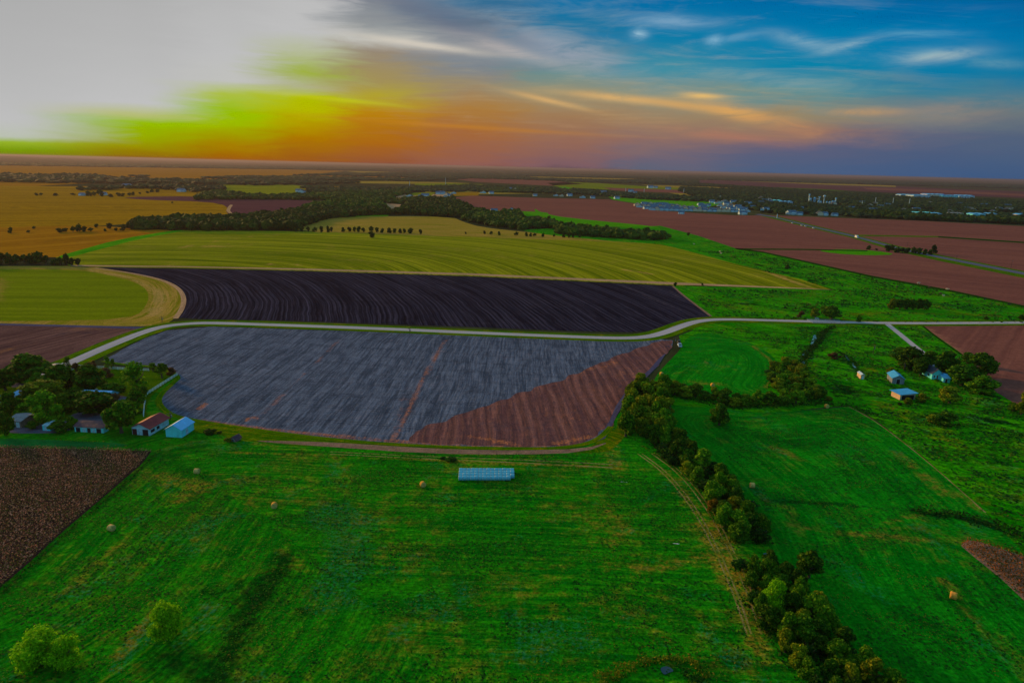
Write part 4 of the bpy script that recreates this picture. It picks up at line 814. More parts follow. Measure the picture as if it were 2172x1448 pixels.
for x, y, w_, h_ in ((24,488,12,12),(72,483,8,6),(125,489,16,8),(140,488,14,7),(155,486,10,12),(168,484,14,14),(180,486,14,10),(192,487,12,8),(206,479,10,7),(223,488,7,5),(232,480,16,11),(246,487,9,6),(263,481,11,9),(259,487,9,6),(60,491,7,5)):
    NR[0] += 1; tree(x, y, w_, h_+1, 'far', '%s from the left: small tree scattered on the dry orange pasture' % ORD[NR[0]-1], 'scattered trees on the dry orange pasture')
NR = [0]
for x, y, w_, h_ in ((76,412,9,6),(87,412,8,6),(118,413,12,5),(155,412,10,5),(188,411,14,10),(200,411,12,9),(211,408,15,12),(218,413,10,8),(235,415,14,7),(250,413,12,8),(262,413,12,7),(275,412,12,7),(283,411,8,7),(296,410,7,4),(312,408,9,4),(322,405,12,6),(335,405,10,6),(366,430,7,3)):
    NR[0] += 1; tree(x, y, w_, h_, 'far', '%s from the left: small hazy tree round the distant farms at the far left' % ORD[NR[0]-1], 'hazy trees of the distant farms')
NR = [0]
for x, y, w_, h_ in ((1880,526,14,12),(1892,525,14,10),(1903,530,14,10),(1914,530,14,10),(1926,530,14,10),(1938,530,14,10),(1950,532,14,11),(1962,533,12,10),(1973,534,12,10),(1979,528,15,17)):
    NR[0] += 1; tree(x, y+1, w_+1, h_+2, 'far', '%s from the left: dark tree in the grove beside the highway' % ORD[NR[0]-1], 'dark trees of the grove beside the highway')
NR = [0]
for x, y, w_, h_ in ((1404,497,14,8),(1417,500,12,7),(1372,489,16,12),(1386,492,10,8),(1355,489,12,8),(1340,488,12,7),(1164,463,10,8),(1148,464,10,7),(1156,465,10,7),(1100,447,10,9)):
    NR[0] += 1; tree(x, y, w_+1, h_+1, 'far', '%s from the left: dark tree on the creek edge of the big red field' % ORD[NR[0]-1], 'dark trees edging the big red field')

# ---- distant woods: masses nobody could count
KEEP = []                                            # (x, y, half width, clear depth towards the camera)
def keep_clear(g, hw, front): KEEP.append((g.x, g.y, hw, front))
def wood(poly, label, mat, dia=11.0, hh_=(8, 13), dens=1.0, sub=1, leafy=0, seed=1):
    r = np.random.default_rng(seed); pw = np.array([G(*p)[:2] for p in poly]); lo, hi = pw.min(0), pw.max(0)
    n = int((hi-lo).prod()/(dia*.8)**2*dens); n = min(n, 90000); P = lo+(hi-lo)*r.random((n, 2)); ins = np.zeros(n, bool)
    for p, q in zip(pw, np.roll(pw, -1, 0)):
        if p[1] == q[1]: continue
        ins ^= ((p[1] > P[:, 1]) != (q[1] > P[:, 1])) & (P[:, 0] < (q[0]-p[0])*(P[:, 1]-p[1])/(q[1]-p[1])+p[0])
    P = P[ins]
    for pl in NOWOOD:
        ins2 = np.zeros(len(P), bool)
        for p, q in zip(pl, pl[1:]+pl[:1]):
            if p[1] == q[1]: continue
            ins2 ^= ((p[1] > P[:, 1]) != (q[1] > P[:, 1])) & (P[:, 0] < (q[0]-p[0])*(P[:, 1]-p[1])/(q[1]-p[1])+p[0])
        P = P[~ins2]
    for x, y, hw, fr in KEEP: P = P[~((abs(P[:, 0]-x) < hw) & (P[:, 1] < y+hw) & (P[:, 1] > y-fr))]
    gap = np.array([noise.noise(Vector((p[0]/90, p[1]/90, seed))) for p in P]); P = P[(gap > -.38) | (dens > 1.5)]
    n = len(P); iv, jf = (ICO1 if sub == 1 else ICO2); nv = len(iv)
    rad = dia*(.38+.3*r.random(n)); H = hh_[0]+(hh_[1]-hh_[0])*r.random(n)
    v = iv[None]*(1+.28*r.normal(size=(n, nv, 1)).clip(-1.3, 1.3)); v = v*np.stack([rad, rad, H*.5], 1)[:, None, :]; v[:, :, 2] += (H*.48)[:, None]; v[:, :, :2] += P[:, None, :]
    v[:, :, 2] = np.maximum(v[:, :, 2], 0.2)
    V = v.reshape(-1, 3); Fc = (jf[None]+(np.arange(n)*nv)[:, None, None]).reshape(-1, 3)
    if leafy:
        k = leafy; D = r.normal(size=(n*k, 3)); D[:, 2] = abs(D[:, 2])*.9-.15; D /= np.linalg.norm(D, axis=1)[:, None]; ii_ = np.repeat(np.arange(n), k)
        C = np.column_stack([P, H*.48])[ii_]; Q = C+D*np.stack([rad, rad, H*.5], 1)[ii_]*(.85+.3*r.random((n*k, 1)))
        lv, lf = leaves(Q, D, dia*.11, r); Fc = np.concatenate([Fc, lf+len(V)]); V = np.concatenate([V, lv])
    o = link('distant_woods', np_mesh('distant_woods', V, Fc, [mat])); tag(o, label, 'woods', kind='stuff'); return o

# ================================================================== BUILT THINGS
C_white = mat_simple('white_paint', (0.12, 0.74, 0.80, 1), .6, .1, .6, stain=(0.10, 0.50, 0.56, 1))
C_whitew = mat_simple('white_weathered', (0.46, 0.62, 0.72, 1), .8, .2, 1.0, stain=(0.26, 0.28, 0.32, 1))
C_roofblue = mat_simple('blue_metal_roof', (0.05, 0.36, 0.66, 1), .45, .12, .5, spec=.4)
C_roofpale = mat_simple('pale_metal_roof', (0.12, 0.52, 0.90, 1), .4, .1, .5, spec=.5)
C_roofbrown = mat_simple('brown_rust_roof', A_(112,34,34), .7, .25, .5, stain=A_(120,64,44))
C_roofrust = mat_simple('patchy_rust_roof', A_(70,48,56), .75, .3, .8, stain=A_(140,84,64))
C_roofgrey = mat_simple('grey_roof', A_(96,104,112), .7, .2, .8)
C_roofdark = mat_simple('dark_shingles', A_(34,44,58), .8, .2, 1)
C_door = mat_simple('dark_red_door', A_(70,20,20), .6, .2, 2)
C_dark = mat_simple('dark_opening', (0.008, 0.010, 0.014, 1), .9, .1, 1)
C_glass = mat_simple('window_glass', (0.02, 0.05, 0.07, 1), .08, .1, 1, spec=.8)
C_wood = mat_simple('old_wood', A_(120,96,84), .85, .3, 2)
C_orangewall = mat_simple('tan_metal_wall', (0.62, 0.42, 0.24, 1), .6, .12, .8)
C_pole = mat_simple('pole_wood', A_(56,44,36), .9, .2, 3)
C_hay = mat_simple('hay', A_(172,120,36), .95, .3, 3.0, stain=A_(120,96,40))
C_hay2 = mat_simple('pale_hay', A_(176,144,76), .95, .25, 3.0, stain=A_(130,100,50))
C_hay3 = mat_simple('orange_hay', A_(196,130,46), .95, .25, 3.0, stain=A_(150,90,30))
C_wrap = mat_simple('bale_wrap', (0.12, 0.48, 0.60, 1), .45, .2, 1.5, spec=.4, stain=(0.24, 0.46, 0.56, 1))
C_wrapedge = mat_simple('bale_wrap_end', (0.50, 0.62, 0.66, 1), .5, .15, 2, stain=(0.40, 0.36, 0.34, 1))
C_tyre = mat_simple('tyre', (0.02, 0.02, 0.02, 1), .9, .1, 2)
C_rim = mat_simple('rim', (0.4, 0.42, 0.45, 1), .35, .1, 2, metal=.7)
C_carwhite = mat_simple('white_car_paint', (0.55, 0.72, 0.86, 1), .3, .04, 1, spec=.5)
C_cardark = mat_simple('dark_car_paint', (0.015, 0.017, 0.022, 1), .3, .05, 1, spec=.5)
C_lightred = mat_simple('tail_light', (0.5, 0.02, 0.02, 1), .3, .05, 2)
C_lightw = mat_simple('headlight', (0.7, 0.75, 0.8, 1), .2, .05, 2)
C_steel = mat_simple('grain_bin_steel', (0.14, 0.34, 0.46, 1), .4, .15, .3, metal=.2)
C_tower = mat_simple('tower_paint', (0.42, 0.60, 0.66, 1), .5, .06, .3)
C_concrete = mat_simple('concrete', A_(120,130,140), .9, .2, 1, stain=A_(80,80,84))
C_litter = mat_simple('white_plastic', (0.7, 0.78, 0.8, 1), .4, .1, 3)
C_cow_b = mat_simple('black_hide', (0.03, 0.022, 0.018, 1), .8, .2, 3)
C_cow_w = mat_simple('cream_hide', (0.6, 0.5, 0.36, 1), .8, .2, 3)

def frame3(a, b, c_):
    """origin a, x axis a->b, depth from the point c_ (a corner on the far side)"""
    u = (b-a); W_ = u.length; u = u.normalized(); v = Vector((-u.y, u.x, 0)); d = (c_-a).dot(v)
    return math.atan2(u.y, u.x), W_, d
def gable(name, label, cat, FL, FR, B, he, hr_, ridge, wall, roof, over=.35, group=None, ops=(), depth=None, mono=False, hip=False, chim=False):
    a, b, c_ = G(*FL), G(*FR), G(*B); rz, W_, D = frame3(a, b, c_)
    if depth: D = depth
    D = abs(D); o = empty(name, a, rz); tag(o, label, cat, group)
    T = lambda p: p if ridge == 'y' else None
    def sh(vs): return vs
    X, Y = (W_, D) if ridge == 'y' else (D, W_)
    def conv(p): return p if ridge == 'y' else (p[1], p[0], p[2])
    mb = MB()
    pts = [(0, 0), (X, 0), (X, he), (X/2, hr_), (0, he)] if not mono else [(0, 0), (X, 0), (X, hr_), (0, he)]
    if hip: mb.box(0, X, 0, Y, 0, he)
    else: mb.prism(pts, 0, Y)
    mb.v = [conv(p) for p in mb.v]; wl = mb.build('wall', wall, o)
    rb = MB(); t = .14
    if hip:
        q = min(X, Y)/2; zz = he+.02; v = [(-over, -over, zz), (X+over, -over, zz), (X+over, Y+over, zz), (-over, Y+over, zz), (X/2, q, hr_), (X/2, Y-q, hr_)]
        v += [(p[0], p[1], p[2]-.12) for p in v[:4]]
        rb.add(v, [(0, 1, 4), (1, 2, 5, 4), (2, 3, 5), (3, 0, 4, 5), (6, 9, 8, 7), (0, 6, 7, 1), (1, 7, 8, 2), (2, 8, 9, 3), (3, 9, 6, 0)])
    elif mono:
        s = (hr_-he)/X; rb.prism([(-over, he-over*s+.01), (X+over, hr_+over*s+.01), (X+over, hr_+over*s+t), (-over, he-over*s+t)], -over, Y+over)
    else:
        s = (hr_-he)/(X/2)
        rb.prism([(-over, he-over*s+.01), (X/2, hr_+.01), (X+over, he-over*s+.01), (X+over, he-over*s+t), (X/2, hr_+t), (-over, he-over*s+t)], -over, Y+over)
    rb.v = [conv(p) for p in rb.v]; rf = rb.build('roof', roof, o)
    if chim: MB().box(W_*.45, W_*.45+.7, D*.4, D*.4+.6, hr_-.5, hr_+.8).build('chimney', C_concrete, rf)
    # openings: (side, from, to, z0, z1, kind); side f = front, l = left, r = right
    for side, p0, p1, z0, z1, kind in ops:
        m_ = {'door': C_door, 'open': C_dark, 'window': C_glass, 'wdoor': C_whitew}[kind]
        nm = {'door': 'door', 'open': 'doorway', 'window': 'window', 'wdoor': 'door'}[kind]
        L = W_ if side == 'f' else D; e = .03; mb = MB()
        if side == 'f': mb.box(p0*L, p1*L, -e, .02, z0, z1)
        elif side == 'l': mb.box(-e, .02, p0*L, p1*L, z0, z1)
        else: mb.box(W_-.02, W_+e, p0*L, p1*L, z0, z1)
        d_ = mb.build(nm, m_, o)
        fr = MB(); fw_ = .09
        for (q0, q1, y0, y1) in ((p0*L-fw_, p0*L, z0, z1+fw_), (p1*L, p1*L+fw_, z0, z1+fw_), (p0*L, p1*L, z1, z1+fw_)):
            if side == 'f': fr.box(q0, q1, -e*2, .015, y0, y1)
            elif side == 'l': fr.box(-e*2, .015, q0, q1, y0, y1)
            else: fr.box(W_-.015, W_+e*2, q0, q1, y0, y1)
        fr.build('frame', C_whitew, d_)
    return o
# ---- homestead
gable('barn', 'pale blue-white metal barn with a clean gabled roof at the right end of the homestead', 'barn', (352.5,926.5), (386,928.6), (410,911), 3.0, 4.7, 'y', C_white, C_roofpale, ops=[('r',.35,.5,0,2.1,'wdoor')])
gable('barn', 'large white barn with a dark brown rusty roof beside the pale blue barn', 'barn', (281,921.5), (318.5,924.4), (360.5,901), 2.9, 4.4, 'y', C_whitew, C_roofbrown, over=.6, ops=[('f',.02,.28,0,2.3,'door'),('f',.36,.52,0,2.3,'wdoor'),('f',.60,.92,.0,2.3,'open'),('r',.05,.25,.9,2.0,'open'),('r',.35,.5,.9,2.0,'open')])
gable('shed', 'long low white shed with a patchy rusty roof and open bays', 'shed', (159,915.5), (220,919), (229,905), 2.1, 3.0, 'x', C_white, C_roofrust, ops=[('f',.05,.2,0,1.7,'open'),('f',.28,.38,0,1.7,'wdoor'),('f',.44,.56,0,1.7,'open'),('f',.62,.70,0,1.7,'wdoor'),('f',.76,.92,0,1.7,'open')])
gable('house', 'small house with a bright blue hipped roof near the left edge', 'house', (25,850), (52,852), (62,842), 2.7, 4.6, 'x', C_whitew, C_roofblue, hip=True, ops=[('f',.1,.25,.9,2.0,'window'),('f',.45,.6,0,2.1,'door'),('f',.75,.9,.9,2.0,'window')])
gable('house', 'pale-roofed house mostly hidden behind the broad dark tree', 'house', (168,858), (228,860), (240,846), 2.8, 4.8, 'x', C_white, C_roofpale, chim=True, ops=[('f',.05,.15,.9,2.0,'window'),('f',.3,.4,0,2.1,'door'),('f',.6,.75,.9,2.0,'window')])
gable('shed', 'dark sided shed with a grey-green roof at the left of the yard', 'shed', (20,905), (46,908), (50,889), 2.6, 3.6, 'x', C_wood, C_roofgrey, ops=[('f',.15,.5,0,2.1,'open'),('f',.62,.85,0,2.1,'wdoor')])
gable('shed', 'tiny blue-roofed outbuilding cut by the left edge below the blue-roofed house', 'shed', (-10,860), (4,861), (8,852), 2.4, 3.4, 'x', C_whitew, C_roofblue)
gable('shed', 'small white box shed standing on the gravel yard', 'shed', (91,913.5), (107,914.5), (107,905), 2.0, 2.5, 'x', C_white, C_whitew, mono=True, over=.1, ops=[('f',.3,.55,0,1.7,'wdoor')])
gable('trailer', 'long grey-roofed trailer parked at the bend of the driveway', 'trailer', (116,791), (134,788), (142,780), 2.6, 2.9, 'y', C_whitew, C_roofgrey, over=.1, ops=[('f',.2,.45,.4,2.1,'wdoor')])
gable('hut', 'ruined little hut with a sagging pinkish roof right of the homestead', 'hut', (490,936), (500,938), (504,931), 1.1, 2.0, 'y', C_wood, C_roofrust, ops=[('f',.3,.6,0,1.0,'open')])
# ---- right farmstead
gable('shed', 'open shed with a bright blue sloping roof and an orange-lit side wall', 'shed', (1889.5,839.5), (1908,848.5), (1937,846), 2.6, 3.1, 'x', C_orangewall, C_roofblue, over=.7, mono=True, ops=[('r',.1,.9,0,2.2,'open')])
gable('barn', 'grey-blue gabled barn behind the open blue-roofed shed', 'barn', (1891.5,813.5), (1917,815.8), (1912,800), 2.8, 4.3, 'y', C_roofgrey, C_roofblue, depth=9, ops=[('f',.35,.65,0,2.4,'open')])
gable('house', 'white farmhouse with a dark gabled roof and an orange-lit side', 'house', (1975.5,804.5), (1998,805.5), (2006,788), 3.0, 5.2, 'y', C_white, C_roofdark, depth=12, chim=True, ops=[('f',.15,.3,1,2.2,'window'),('f',.45,.58,0,2.2,'door'),('f',.72,.86,1,2.2,'window'),('l',.2,.35,1,2.2,'window')])
gable('shed', 'small blue shed attached close to the right of the white farmhouse', 'shed', (2000,811), (2014,812), (2017,801), 2.1, 3.0, 'x', C_white, C_roofblue, ops=[('f',.3,.6,0,1.8,'open')])
gable('shed', 'tiny cream box shed alone in the rough pasture', 'shed', (1825,804.5), (1833,805), (1835,799), 2.2, 2.7, 'y', C_orangewall, C_whitew, over=.15, ops=[('f',.3,.7,0,1.7,'wdoor')])

# ---- fences
def fence(pts, label, h=1.25, every=2.6, rails=3):
    P = [G(*p) for p in pts]; o = empty('fence', P[0]); tag(o, label, 'fence'); base = P[0]
    for a, b in zip(P[:-1], P[1:]):
        L = (b-a).length; n = max(1, round(L/every)); d = (b-a)/L; nn = Vector((-d.y, d.x, 0))
        for k in range(n):
            q = a+d*(k*L/n)-base; MB().box(-.09, .09, -.09, .09, 0, h+.12).build('post', C_litter, o).location = q
        for r_ in range(rails):
            z = h*(.28+.34*r_); m_ = MB(); A, B = a-base+nn*.12, b-base+nn*.12
            m_.add([A+Vector((0,0,z-.09)), B+Vector((0,0,z-.09)), B+Vector((0,0,z+.09)), A+Vector((0,0,z+.09)), A+nn*.05+Vector((0,0,z-.09)), B+nn*.05+Vector((0,0,z-.09)), B+nn*.05+Vector((0,0,z+.09)), A+nn*.05+Vector((0,0,z+.09))], [(0,1,2,3),(7,6,5,4),(3,2,6,7),(0,4,5,1),(0,3,7,4),(1,5,6,2)])
            m_.build('rail', C_litter, o)
    q = P[-1]-base; MB().box(-.09, .09, -.09, .09, 0, h+.12).build('post', C_litter, o).location = q
fence([(313,837),(330,826),(352,812),(376,797)], 'white rail fence slanting along the near side of the lawn point')
fence([(305,884),(307,862),(310,845)], 'white rail fence running up from the brown-roofed barn')
fence([(168,779),(200,781),(250,784),(316,787)], 'white rail fence across the back of the homestead lawn')
fence([(136,792),(150,787),(160,782)], 'short white fence beside the parked trailer', every=2)

# ---- poles
def pole(px, py, h_px, label, cross=True, name='utility_pole', cat='utility pole', group=None, r0=.16, mat=None, trafo=True):
    g = G(px, py); H = h_px/ppm(px, py); o = empty(name, g, .5); tag(o, label, cat, group); mat = mat or C_pole
    MB().tube((0,0,0), (0,0,H), r0, r0*.7, 8).build('pole', mat, o)
    if cross:
        c_ = MB().box(-1.2, 1.2, -.2-r0, -r0, H-.75, H-.6).build('crossarm', mat, o)
        for x in (-1.05, .0, 1.05): MB().tube((x, -.1-r0, H-.6), (x, -.1-r0, H-.38), .06, .04, 6).build('insulator', C_concrete, c_)
        if trafo: MB().tube((.35, 0, H-2.2), (.35, 0, H-1.3), .26, .26, 10).build('transformer', C_roofgrey, o)
    return o
pole(1430,741,27,'dark utility pole beside the white pickup', True)
pole(15,803,28,'utility pole at the left edge in front of the brown field', True)
pole(362,890,18,'utility pole behind the brown-roofed barn', True)
pole(1852,752,21,'utility pole standing in the open rough pasture', True)
pole(1917,785,17,'utility pole beside the farm grove', True)
pole(344,684,14,'small utility pole on the corner of the swath field', True)
pole(869,705,11,'small utility pole on the verge of the long white road', True)
pole(1757,672,9,'short pole above the bridge', False)
for i, (x, y, h) in enumerate(((1924,523,10),(2028,553,12),(2144,569,17))): pole(x, y, h, ORD[i]+' thin pole from the left along the highway in the red field', True, group='thin poles along the highway', trafo=False)

# ---- round hay bales
def bale_mesh(name, mats, r=.78, l=1.25, n=22, seed=0, droop=.05):
    rr = random.Random(seed); v = []; f = []; mi = []
    rings = [(-l/2+.0, r*.12), (-l/2-.02, r*.5), (-l/2, r*.94), (-l/2+.06, r), (-l/6, r*1.015), (l/6, r*1.01), (l/2-.06, r), (l/2, r*.94), (l/2+.02, r*.5), (l/2, r*.12)]
    for y, q in rings:
        for k in range(n):
            a = 2*math.pi*k/n; w_ = q*(1+rr.uniform(-.012, .012)); z = r+math.sin(a)*w_; z = max(z, .02+droop*(z if z > 0 else 0)); v.append((math.cos(a)*w_*(1.03 if z < r else 1), y, z))
    m_ = len(rings)
    for i in range(m_-1):
        for k in range(n):
            f.append((i*n+k, i*n+(k+1) % n, (i+1)*n+(k+1) % n, (i+1)*n+k)); mi.append(1 if (i < 3 or i > m_-5) else 0)
    f.append(tuple(range(n))); mi.append(1); f.append(tuple((m_-1)*n+k for k in range(n-1, -1, -1))); mi.append(1)
    me = bpy.data.meshes.new(name); me.from_pydata(v, [], f); [me.materials.append(q) for q in mats]; me.polygons.foreach_set('material_index', mi)
    bm = bmesh.new(); bm.from_mesh(me); bmesh.ops.recalc_face_normals(bm, faces=bm.faces); bm.to_mesh(me); bm.free()
    me.polygons.foreach_set('use_smooth', [True]*len(me.polygons)); return me
HB = [bale_mesh('hay_bale', [C_hay, C_hay2], seed=1, droop=.0), bale_mesh('hay_bale', [C_hay2, C_hay2], seed=2), bale_mesh('hay_bale', [C_hay3, C_hay], seed=3)]
for x, y, k, rz, lab in ((418,1004,1,1.5,'pale round hay bale highest up the meadow, right of the dark crop corner'),(582,1077,0,.25,'round golden hay bale in the left middle of the big meadow'),(897,1032,0,.5,'orange-lit round hay bale left of the wrapped bale stack'),(237,1125,1,1.2,'pale hay bale near the slanting edge of the dark crop'),
    (1595,1034,1,1.5,'pale hay bale just right of the long hedgerow'),(2021,1269,2,1.0,'bright orange hay bale low in the right meadow'),(1511,820,0,.1,'hay bale in the dry patch of the small upper meadow'),(1403,796,0,.3,'hay bale beside the right edge of the brown stubble'),(1753,865,0,.2,'hay bale at the far corner of the right meadow under the hedge')):
    o = link('hay_bale', HB[k]); o.location = G(x, y); o.rotation_euler = (0, 0, rz); o.scale = (1.08,)*3; tag(o, lab, 'hay bale')
# ---- the wrapped stack: four rows lying side by side
WB = [bale_mesh('wrapped_bale', [C_wrap, C_wrapedge], r=.76, l=1.19, seed=s) for s in (5, 6, 7)]
s0 = G(972.5, 1020.5); s1 = G(1083, 1020.5); ux = (s1-s0).normalized(); uy = Vector((-ux.y, ux.x, 0)); pitch_ = (s1-s0).length/13; rz = math.atan2(ux.y, ux.x)+math.pi/2
wr = random.Random(5)
for row, n in enumerate((13, 14, 14, 14)):
    for k in range(n):
        o = link('wrapped_bale', wr.choice(WB)); q = s0+ux*((k+.5)*pitch_*(1.0 if row < 2 else 1.005))+uy*(.82+row*1.82)+ux*wr.uniform(-.02, .02)+uy*wr.uniform(-.05, .05)
        if row == 1 and k == 13: q += -uy*.5
        o.location = q; o.rotation_euler = (0, 0, rz+wr.uniform(-.02, .02)+(math.pi if wr.random() < .5 else 0)); sc_ = wr.uniform(.97, 1.03); o.scale = (sc_, 1.03, sc_)
        rn = ('front row', 'second row from the front', 'third row from the front', 'back row')[row]
        if row == 1 and k == 13: tag(o, 'plastic-wrapped round bale sticking out alone at the right end of the stack', 'wrapped bale', 'plastic-wrapped round bales stacked in four rows')
        elif k == 0: tag(o, 'plastic-wrapped round bale at the left end of the '+rn, 'wrapped bale', 'plastic-wrapped round bales stacked in four rows')
        elif k == n-1: tag(o, 'plastic-wrapped round bale at the right end of the '+rn, 'wrapped bale', 'plastic-wrapped round bales stacked in four rows')
        else: tag(o, '%s plastic-wrapped bale from the left in the %s' % (ORD[k], rn), 'wrapped bale', 'wrapped bales of the '+rn)
undergrowth('stack_weeds', [(970,1022),(1030,1024),(1086,1021)], [3,3,3], L_under, hmax=.6, size=.18, dens=6, label='tall dark weeds along the foot of the wrapped bale stack')

# ---- vehicles
def wheels(o, xs, ys, r=.38, w_=.26):
    for x in xs:
        for y in ys:
            wh = empty('wheel', (x, y, r)); wh.parent = o
            MB().tube((-w_/2, 0, 0), (w_/2, 0, 0), r, r, 16).build('tyre', C_tyre, wh); s = 1 if x > 0 else -1
            MB().tube((s*w_/2, 0, 0), (s*(w_/2+.02), 0, 0), r*.6, r*.5, 12).build('rim', C_rim, wh)
def body_box(o, name, prof, x, mat, inset=0.0, bev=.05):
    """profile in y-z extruded across the width"""
    n = len(prof); v = [(-x, p[0], p[1]) for p in prof]+[(x, p[0], p[1]) for p in prof]
    mb = MB().add(v, [(i, (i+1) % n, n+(i+1) % n, n+i) for i in range(n)]+[tuple(range(n)), tuple(range(2*n-1, n-1, -1))]); return mb.build(name, mat, o, bevel=bev)
def pickup(loc, rz, label):
    o = empty('pickup_truck', loc, rz); tag(o, label, 'pickup truck')
    body_box(o, 'body', [(-2.8,.45),(2.75,.45),(2.8,.95),(1.2,1.12),(-2.75,1.12)], .95, C_carwhite)
    body_box(o, 'cab', [(-.9,1.1),(1.15,1.1),(.55,1.78),(-.75,1.8)], .86, C_carwhite)
    body_box(o, 'rear_window', [(-.97,1.2),(-.93,1.2),(-.79,1.7),(-.83,1.7)], .74, C_glass, bev=0)
    body_box(o, 'windscreen', [(1.10,1.2),(1.16,1.18),(.66,1.72),(.60,1.72)], .76, C_glass, bev=0)
    for s in (-1, 1): MB().box(s*.87-.012, s*.87+.012, -.6, .55, 1.2, 1.62).build('side_window', C_glass, o); MB().box(s*.8-.09, s*.8+.09, -2.86, -2.79, .75, 1.05).build('tail_light', C_lightred, o); MB().box(s*.7-.15, s*.7+.15, 2.78, 2.84, .7, .88).build('headlight', C_lightw, o)
    MB().box(-.8, .8, -2.6, -1.05, 1.09, 1.13).build('truck_bed', C_cardark, o); MB().box(-.9, .9, -2.95, -2.8, .4, .55).build('bumper', C_rim, o)
    wheels(o, (-.85, .85), (-1.75, 1.8)); return o
gp = G(1441.5, 734.5); pickup(gp, -.08, 'white pickup truck parked at the corner of the brown stubble')
def cart(loc, rz):
    o = empty('utility_cart', loc, rz); tag(o, 'small dark off-road cart parked just ahead of the white pickup', 'utility cart')
    body_box(o, 'body', [(-1.3,.4),(1.3,.4),(1.35,.75),(.5,.95),(-1.3,.85)], .7, C_cardark); MB().box(-.65, .65, -.7, .5, 1.75, 1.82).build('roof', C_cardark, o)
    for x in (-.6, .6):
        for y in (-.65, .45): MB().tube((x, y, .85), (x, y, 1.76), .035, .035, 6).build('roll_bar', C_cardark, o)
    MB().box(-.55, .55, -.5, -.2, .8, 1.25).build('seat', C_cardark, o); wheels(o, (-.62, .62), (-.9, .9), .32, .25)
cart(G(1441, 728.5)+Vector((0, 1.4, 0)), .1)
def car(loc, rz, label, group, mat):
    o = empty('car', loc, rz); tag(o, label, 'car', group)
    body_box(o, 'body', [(-2.2,.35),(2.2,.35),(2.25,.7),(1.1,.9),(-2.2,.95)], .9, mat); body_box(o, 'cabin', [(-1.7,.9),(1.1,.88),(.4,1.45),(-1.2,1.45)], .8, C_glass); MB().box(-.7, .7, -1.15, .35, 1.45, 1.49).build('roof', mat, o); wheels(o, (-.8, .8), (-1.4, 1.4), .33); return o
hdir = (G(1724,482)-G(1680,472)); hz_ = math.atan2(hdir.y, hdir.x)-math.pi/2
for x, y, lab in ((1680,474,'farthest white car on the highway past the town edge'),(1700,479,'white car on the highway, left one of two close together'),(1708,480.5,'white car on the highway, right one of two close together'),(1725,484.5,'white car on the highway nearest the delivery truck')):
    c_ = car(G(x, y), hz_, lab, 'white cars on the highway', C_litter); c_.scale = (1.25,)*3
def truck(loc, rz):
    o = empty('delivery_truck', loc, rz); tag(o, 'white box truck driving on the highway between the red fields', 'truck')
    body_box(o, 'cab', [(1.9,.5),(3.6,.5),(3.6,1.5),(3.0,2.4),(1.9,2.4)], 1.1, C_litter); MB().box(-1.2, 1.2, -3.8, 1.8, .8, 3.6).build('cargo_box', C_litter, o, bevel=.05)
    body_box(o, 'windscreen', [(3.6,1.55),(3.66,1.5),(3.1,2.3),(3.04,2.3)], 1.0, C_glass, bev=0); wheels(o, (-1., 1.), (-2.6, 2.7), .48); return o
truck(G(1817,505), hz_).scale = (1.15,)*3
# ---- bridge
bo = empty('bridge', G(1752,683), math.atan2((G(1900,686)-G(1640,680)).y, (G(1900,686)-G(1640,680)).x)); tag(bo, 'low concrete road bridge with dark culvert openings over the narrow creek', 'bridge')
MB().box(-11, 11, -4.6, 4.6, .22, .42).build('deck', C_concrete, bo)
for s in (-1, 1):
    MB().box(-11, 11, s*4.4-.12, s*4.4+.12, .95, 1.1).build('guard_rail', C_roofgrey, bo)
    for k in range(8): MB().box(-10.6+k*3, -10.4+k*3, s*4.4-.1, s*4.4+.1, .42, .96).build('rail_post', C_concrete, bo)
for k in range(3): MB().box(-8+k*6, -4+k*6, -4.75, -4.5, -.0, .22).build('culvert_opening', C_dark, bo)
# ---- cattle
def cow_mesh(mat):
    J = [((0,-.95,1.15),.30),((0,-.5,1.12),.40),((0,0,1.05),.44),((0,.5,1.1),.42),((0,.85,1.25),.27),((0,1.15,1.35),.17),((0,1.4,1.38),.15),((0,1.65,1.24),.09)]
    E = [(i, i+1) for i in range(7)]; v = [j[0] for j in J]; r = [j[1] for j in J]
    for x, y, b, kx in ((-.22,-.75,1,.06),(.22,-.75,1,.06),(-.22,.55,3,-.03),(.22,.55,3,-.03)):
        i = len(v); v += [(x, y, .85), (x, y+kx, .45), (x, y, .04)]; r += [.15, .075, .07]; E += [(b, i), (i, i+1), (i+1, i+2)]
    i = len(v); v += [(0,-1.25,1.1),(0,-1.3,.6)]; r += [.04,.05]; E += [(0,i),(i,i+1)]
    i = len(v); v += [(-.2,1.4,1.46),(.2,1.4,1.46)]; r += [.05,.05]; E += [(6,i),(6,i+1)]
    me = bpy.data.meshes.new('cow'); me.from_pydata(v, E, []); me.materials.append(mat); o = link('cow', me); o.modifiers.new('skin', 'SKIN')
    for k, q in enumerate(r): me.skin_vertices[0].data[k].radius = (q, q)
    me.skin_vertices[0].data[2].use_root = True; ss = o.modifiers.new('sub', 'SUBSURF'); ss.levels = 1; ss.render_levels = 1; return o
cb, cw = cow_mesh(C_cow_b), cow_mesh(C_cow_w); cr_ = random.Random(2)
